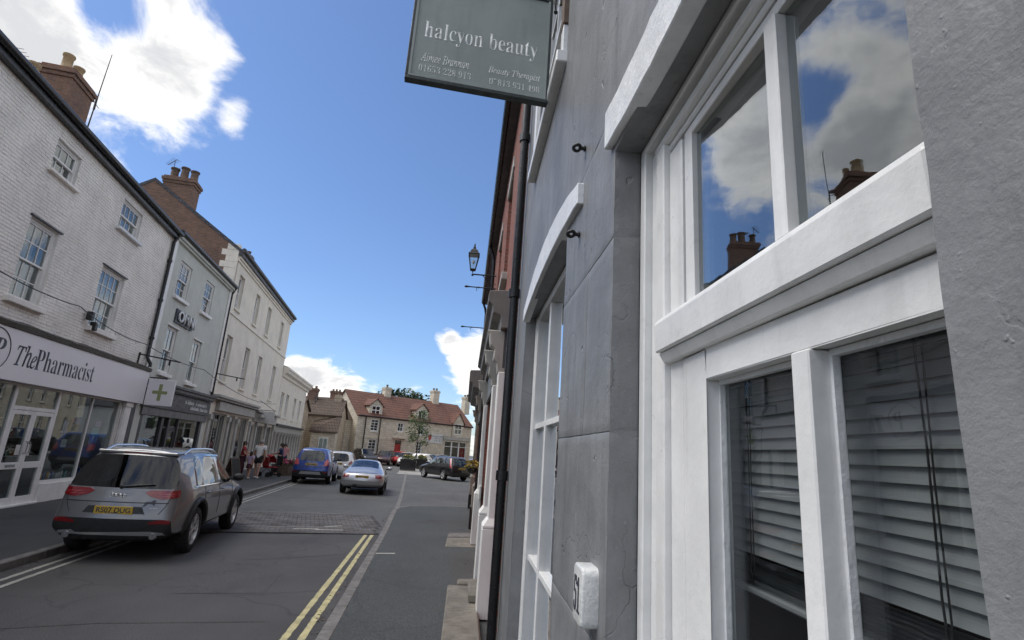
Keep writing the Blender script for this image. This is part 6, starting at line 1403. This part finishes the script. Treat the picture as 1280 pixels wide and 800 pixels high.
# ================================================================== people
def skin_mesh(verts, edges, radii, name, mat, parent, sub=2, root=0):
    me = bpy.data.meshes.new(name); me.from_pydata(verts, edges, []); o = link(name, me)
    o.modifiers.new('k', 'SKIN'); 
    if not me.skin_vertices: me.skin_vertices.new()
    for i, r in enumerate(radii): me.skin_vertices[0].data[i].radius = (r, r) if not isinstance(r, tuple) else r; me.skin_vertices[0].data[i].use_root = i == root
    s = o.modifiers.new('s', 'SUBSURF'); s.levels = sub; s.render_levels = sub
    dg = bpy.context.evaluated_depsgraph_get(); ev = bpy.data.meshes.new_from_object(o.evaluated_get(dg)); bpy.data.objects.remove(o)
    ev.materials.clear(); ev.materials.append(MT[mat]); ev.polygons.foreach_set('use_smooth', [True] * len(ev.polygons)); ev.polygons.foreach_set('material_index', [0] * len(ev.polygons)); return ev
def person(label, loc, heading, h, top, bottom, hair, legs='shorts', arms=((.12, .35), (-.1, .1)), stride=.12, long_hair=False, shoes='c_white', lean=.0):
    """standing or walking figure; arms = (forward swing, elbow bend) for left and right"""
    P = empty('person', loc, PI / 2 - rad(heading)); tag(P, label, 'person', 'people on the left pavement'); k = h / 1.75
    v = {}; v['pel'] = (0, 0, .93); v['sp'] = (.01 + lean * .2, 0, 1.12); v['ch'] = (.0 + lean * .5, 0, 1.33); v['nk'] = (.01 + lean * .75, 0, 1.49); v['hd'] = (.03 + lean, 0, 1.60); v['tp'] = (.02 + lean * 1.1, 0, 1.70); v['ns'] = (.12 + lean, 0, 1.60)
    for s, n, (sw, eb), st in ((1, 'l', arms[0], stride), (-1, 'r', arms[1], -stride)):
        v['sh' + n] = (lean * .6, s * .18, 1.42); v['el' + n] = (lean * .6 + .27 * math.sin(sw), s * .245, 1.42 - .29 * math.cos(sw)); a = sw + eb
        e = v['el' + n]; v['wr' + n] = (e[0] + .25 * math.sin(a), s * .235, e[2] - .25 * math.cos(a)); w_ = v['wr' + n]; v['ha' + n] = (w_[0] + .09 * math.sin(a + .1), s * .225, w_[2] - .09 * math.cos(a + .1))
        v['hp' + n] = (0, s * .10, .90); v['kn' + n] = (st * .7 + .03, s * .105, .49); v['an' + n] = (st, s * .10, .085); v['to' + n] = (st + .17, s * .115, .03)
    names = list(v); idx = {n: i for i, n in enumerate(names)}; V = [tuple(c * k for c in v[n]) for n in names]
    E_ = [('pel', 'sp'), ('sp', 'ch'), ('ch', 'nk'), ('nk', 'hd'), ('hd', 'tp'), ('hd', 'ns')]
    for n in 'lr': E_ += [('ch', 'sh' + n), ('sh' + n, 'el' + n), ('el' + n, 'wr' + n), ('wr' + n, 'ha' + n), ('pel', 'hp' + n), ('hp' + n, 'kn' + n), ('kn' + n, 'an' + n), ('an' + n, 'to' + n)]
    rd = dict(pel=.135, sp=.125, ch=.14, nk=.055, hd=.098, tp=.07, ns=.016); 
    for n in 'lr': rd.update({'sh' + n: .062, 'el' + n: .042, 'wr' + n: .028, 'ha' + n: .03, 'hp' + n: .095, 'kn' + n: .058, 'an' + n: .04, 'to' + n: .035})
    me = skin_mesh(V, [(idx[a], idx[b]) for a, b in E_], [rd[n] * k for n in names], 'body', 'skin', P)
    bm = bmesh.new(); bm.from_mesh(me)
    body = link('body', me, P); bm.free()
    for n, s in (('l', 1), ('r', -1)):       # fingers rooted in the palm
        hnd = Vector(v['ha' + n]) * k; d = (Vector(v['ha' + n]) - Vector(v['wr' + n])).normalized(); f = MB()
        for i in range(4): b = hnd + Vector((1, 0, 0)) * (.022 * (i - 1.5)) * k; l = (.062, .075, .07, .055)[i] * k; f.tube([b, b + d * l * .5 + Vector((0, -s * .004, 0)), b + d * l + Vector((0, -s * .014, 0))], [.009 * k, .008 * k, .006 * k], 6)
        f.tube([hnd - d * .03 * k + Vector((.028, 0, 0)), hnd + Vector((.045 * k, -s * .012, 0)), hnd + d * .03 * k + Vector((.048 * k, -s * .02, 0))], [.010 * k, .009 * k, .007 * k], 6)
        f.build('hand', 'skin', body, smooth=True)
    def garment(nm, keys, edges, rr, mat):
        ii = {n: i for i, n in enumerate(keys)}; link(nm, skin_mesh([tuple(c * k for c in (v[n] if isinstance(n, str) else n)) for n in keys], [(ii[a], ii[b]) for a, b in edges], [r * k for r in rr], nm, mat, P), P)
    v['hem'] = (0, 0, .86); mids = {n: tuple((a * .35 + b * .65) for a, b in zip(v['sh' + n], v['el' + n])) for n in 'lr'}; v['ml'], v['mr'] = mids['l'], mids['r']; v['cn'] = tuple(a * .4 + b * .6 for a, b in zip(v['ch'], v['nk']))
    garment('shirt', ['hem', 'pel', 'sp', 'ch', 'cn', 'shl', 'shr', 'ml', 'mr'], [('hem', 'pel'), ('pel', 'sp'), ('sp', 'ch'), ('ch', 'cn'), ('ch', 'shl'), ('ch', 'shr'), ('shl', 'ml'), ('shr', 'mr')], [.15, .155, .145, .158, .085, .08, .08, .068, .068], top)
    if legs == 'skirt':
        MB().lathe([(.15 * k, .95 * k), (.17 * k, .88 * k), (.21 * k, .66 * k), (.20 * k, .66 * k)], 14).build('skirt', bottom, P, smooth=True)
    else:
        t = .30 if legs == 'shorts' else 1.0
        for n in 'lr': v['q' + n] = tuple(a * .35 + b * .65 for a, b in zip(v['hp' + n], v['kn' + n])); v['c' + n] = tuple(a * .1 + b * .9 for a, b in zip(v['kn' + n], v['an' + n]))
        if legs == 'shorts': garment('shorts', ['pel', 'hpl', 'hpr', 'ql', 'qr'], [('pel', 'hpl'), ('pel', 'hpr'), ('hpl', 'ql'), ('hpr', 'qr')], [.145, .11, .11, .09, .09], bottom)
        else: garment('trousers', ['pel', 'hpl', 'hpr', 'knl', 'knr', 'cl', 'cr'], [('pel', 'hpl'), ('pel', 'hpr'), ('hpl', 'knl'), ('hpr', 'knr'), ('knl', 'cl'), ('knr', 'cr')], [.145, .11, .11, .075, .075, .062, .062], bottom)
    hd = Vector(v['hd']) * k; hm = MB()
    hm.ball(hd + Vector((-.022, 0, .035)) * k, .108 * k, 8, sq=(1.0, .95, 1.0))
    if long_hair: hm.ball(hd + Vector((-.07, 0, -.08)) * k, .085 * k, 7, sq=(.7, 1, 1.7))
    hm.build('hair', hair, P, smooth=True)
    for s in (1, -1): MB().ball(hd + Vector((.088 * k, s * .034 * k, .012 * k)), .010 * k, 5).build('eye', 'ink', P, smooth=True); MB().ball(hd + Vector((0, s * .094 * k, .0)), 1, 5, sq=(.022 * k, .012 * k, .034 * k)).build('ear', 'skin', P, smooth=True)
    MB().ball(hd + Vector((.092 * k, 0, -.045 * k)), 1, 5, sq=(.008 * k, .026 * k, .007 * k)).build('mouth', 'c_pink', P, smooth=True)
    for n in 'lr': a = Vector(v['an' + n]) * k; MB().ball(a + Vector((.06 * k, 0, -.035 * k)), 1, 6, sq=(.135 * k, .05 * k, .05 * k)).build('shoe', shoes, P, smooth=True)
    return P
def gp(px, py, z=.10): p = ground_at(px, py, z); return Vector((p.x, p.y, z))
person('adult in white shirt and dark shorts on the left pavement', gp(319, 598), -5, 1.78, 'c_white', 'c_black', 'hair_grey', 'shorts', ((.25, .6), (-.15, .3)), .16, lean=.10)
person('person in dark red top beside the blackboard', gp(299, 596), 75, 1.66, 'c_red', 'c_maroon', 'hair_dark', 'trousers', ((.5, .9), (.3, .9)), .05, True, 'c_black')
person('child in lilac top and dark skirt on the left pavement', gp(309, 598), 10, 1.22, 'c_lilac', 'c_maroon', 'hair_dark', 'skirt', ((.2, .4), (-.2, .3)), .12, True)
person('person in navy top standing behind the red pushchair', gp(347, 594), -100, 1.68, 'c_blue', 'c_black', 'hair_dark', 'trousers', ((.6, .8), (.5, .8)), .08, True, 'c_black')
person('person in pink top near the flower stand', gp(352, 589), 160, 1.62, 'c_pink', 'c_blue', 'hair_dark', 'trousers', ((.1, .3), (.1, .3)), .05, False, 'c_black')
# red pushchair
PC = tag(empty('pushchair', gp(336, 596), rad(60)), 'red hooded pushchair among the people on the left pavement', 'pushchair')
hm = MB()
for i in range(8):
    a0, a1 = i / 8 * 2.1, (i + 1) / 8 * 2.1
    for s in range(-3, 3):
        y0, y1 = s / 3 * .24, (s + 1) / 3 * .24; f = lambda a, y: (-.15 + .36 * math.cos(a) * (1 - .3 * (y / .24) ** 2), y, .68 + .40 * math.sin(a) * (1 - .15 * (y / .24) ** 2)); hm.add([f(a0, y0), f(a0, y1), f(a1, y1), f(a1, y0)], [(0, 1, 2, 3)])
hm.build('hood', 'canvas_red', PC, smooth=True); MB().box((-.32, -.22, .42), (.30, .22, .50)).box((-.36, -.22, .5), (-.28, .22, .95)).build('seat', 'canvas_red', PC, .03); MB().box((.22, -.2, .25), (.34, .2, .55)).build('footrest', 'c_black', PC, .02)
fr = MB()
for s in (-1, 1): fr.tube([(-.62, s * .22, 1.02), (-.3, s * .23, .7), (.36, s * .24, .14)], .014, 6).tube([(-.35, s * .24, .14), (.1, s * .23, .48)], .014, 6)
fr.tube([(-.62, -.22, 1.02), (-.62, .22, 1.02)], .016, 6).build('frame', 'iron', PC, smooth=True)
for x in (-.35, .36):
    for s in (-1, 1): MB().lathe([(.05, -.018), (.12, -.018), (.12, .018), (.05, .018)], 14, T_((x, s * .27, .12)) @ RX(PI / 2)).build('wheel', 'tyre', PC, smooth=True)
# A-board
AB = tag(empty('a_board', gp(289, 598), rad(75)), 'black A-board menu standing before the stone coloured shopfront', 'A-board')
for s in (-1, 1):
    M = T_((0, s * .14, .45)) @ RX(s * .27); MB().xbox(M, (.6, .02, .92)).build('panel', 'wood', AB, .004); MB().xbox(M @ T_((0, s * .012, .02)), (.5, .006, .78)).build('chalkboard', 'blackboard', AB)
# flower stand outside the shops
r6 = random.Random(6)
for i, (px, py) in enumerate(((357, 594), (364, 591), (371, 588), (350, 592))):
    b = gp(px, py); FS = tag(empty('flower_stand', b, rad(82)), ['wooden flower crate of magenta blooms by the blue SUV', 'wooden flower crate of white blooms outside the colonnade', 'wooden flower crate of yellow blooms outside the colonnade', 'wooden flower crate of red blooms by the pushchair'][i], 'flower crate')
    MB().box((-.5, -.3, 0), (.5, .3, .06)).box((-.5, -.3, .06), (-.46, .3, .5)).box((.46, -.3, .06), (.5, .3, .5)).box((-.46, -.3, .061), (.46, -.26, .5)).box((-.46, .26, .061), (.46, .3, .5)).build('crate', 'wood', FS)
    leaf_mass(260, (0, 0, .55), (.5, .32, .22), .09, i + 20, shell_=0).build('foliage', 'leaf', FS); leaf_mass(170, (0, 0, .68), (.5, .32, .16), .085, i + 40, shell_=0).build('flowers', ['fl_pink', 'fl_white', 'leaf_y', 'fl_red'][i], FS)

# ================================================================== planters, street tree, far trees
def tree(name, label, loc, h, cr, n, leafsize, mat, seed, trunk=.07, base=.42, blobs=7):
    r = random.Random(seed); Tr = tag(empty(name, loc), label, 'tree'); m = MB(); pts = [(0, 0, 0), (.03 * h * .3, .02, h * .25), (.01, .03, h * .55), (.04, 0, h * .9)]; m.tube(pts, [trunk, trunk * .8, trunk * .5, trunk * .15], 8)
    cs = []
    for i in range(blobs):
        a = i * 2.4 + r.uniform(-.4, .4); z = h * lerp(base + .08, .95, (i + .5) / blobs); rr = cr * (1 - .75 * abs((z / h - base) / (1 - base) - .42)) * r.uniform(.45, .75); c = Vector((math.cos(a) * rr, math.sin(a) * rr, z)); cs.append((c, cr * r.uniform(.30, .5)))
        m.tube([(0, 0, max(h * base * .7, z - cr * .7)), tuple(c * .55 + Vector((0, 0, z * .4))), tuple(c)], [trunk * .4, trunk * .25, trunk * .08], 5)
    m.build('trunk', 'bark', Tr, smooth=True); lm = MB()
    for c, q in cs:
        k = leaf_mass(n // blobs, c, (q, q, q * .8), leafsize, r.random(), shell_=.25); lm.add(k.v, k.f)
    lm.build('crown', mat, Tr); return Tr
p1 = ground_at(509, 588.5); p2 = ground_at(526, 587)
def planter(p, label, w):
    Q = tag(empty('planter', (p.x, p.y, 0), rad(8)), label, 'planter'); MB().box((-w, -.5, .06), (w, .5, .95)).build('box', 'car_black', Q, .02); bx('rim', (-w - .03, -.53, .88), (w + .03, -.502, .97), 'iron', Q); bx('rim', (-w - .03, .502, .88), (w + .03, .53, .97), 'iron', Q)
    leaf_mass(420, (0, 0, 1.05), (w * .95, .5, .28), .13, 5, shell_=0).build('foliage', 'leaf', Q); leaf_mass(160, (0, 0, 1.18), (w * .95, .5, .22), .11, 9, shell_=0).build('flowers', 'leaf_y', Q); return Q
planter(p1, 'black square planter with yellow flowers under the street tree', .68); planter(p2, 'black square planter with yellow flowers beside the street tree planter', .5)
tree('street_tree', 'slender young street tree growing from a black planter', (p1.x + .55, p1.y + .9, 0), 5.4, 1.25, 1500, .15, 'leaf', 3, .06, .36, 11)
for i, (px, py, Y, h, cr) in enumerate(((479, 484, 92, 11.6, 3.4), (494, 485, 95, 12.4, 3.8), (507, 488, 97, 12.6, 3.6), (519, 493, 96, 11.9, 3.2))):
    q = ray(px, 560); q = C0 + q * (Y / q.y); zt = C0.z + ray(px, py).z / ray(px, py).y * Y
    tree('far_tree', ['rounded dark green tree behind the inn chimney', 'tall dark green tree rising over the inn ridge', 'broad dark green tree behind the inn roof', 'low dark green tree at the right of the clump behind the inn'][i], (q.x, q.y, 0), zt, cr, 1500, .5, 'leaf_dark', 30 + i, .2, .3, 9)
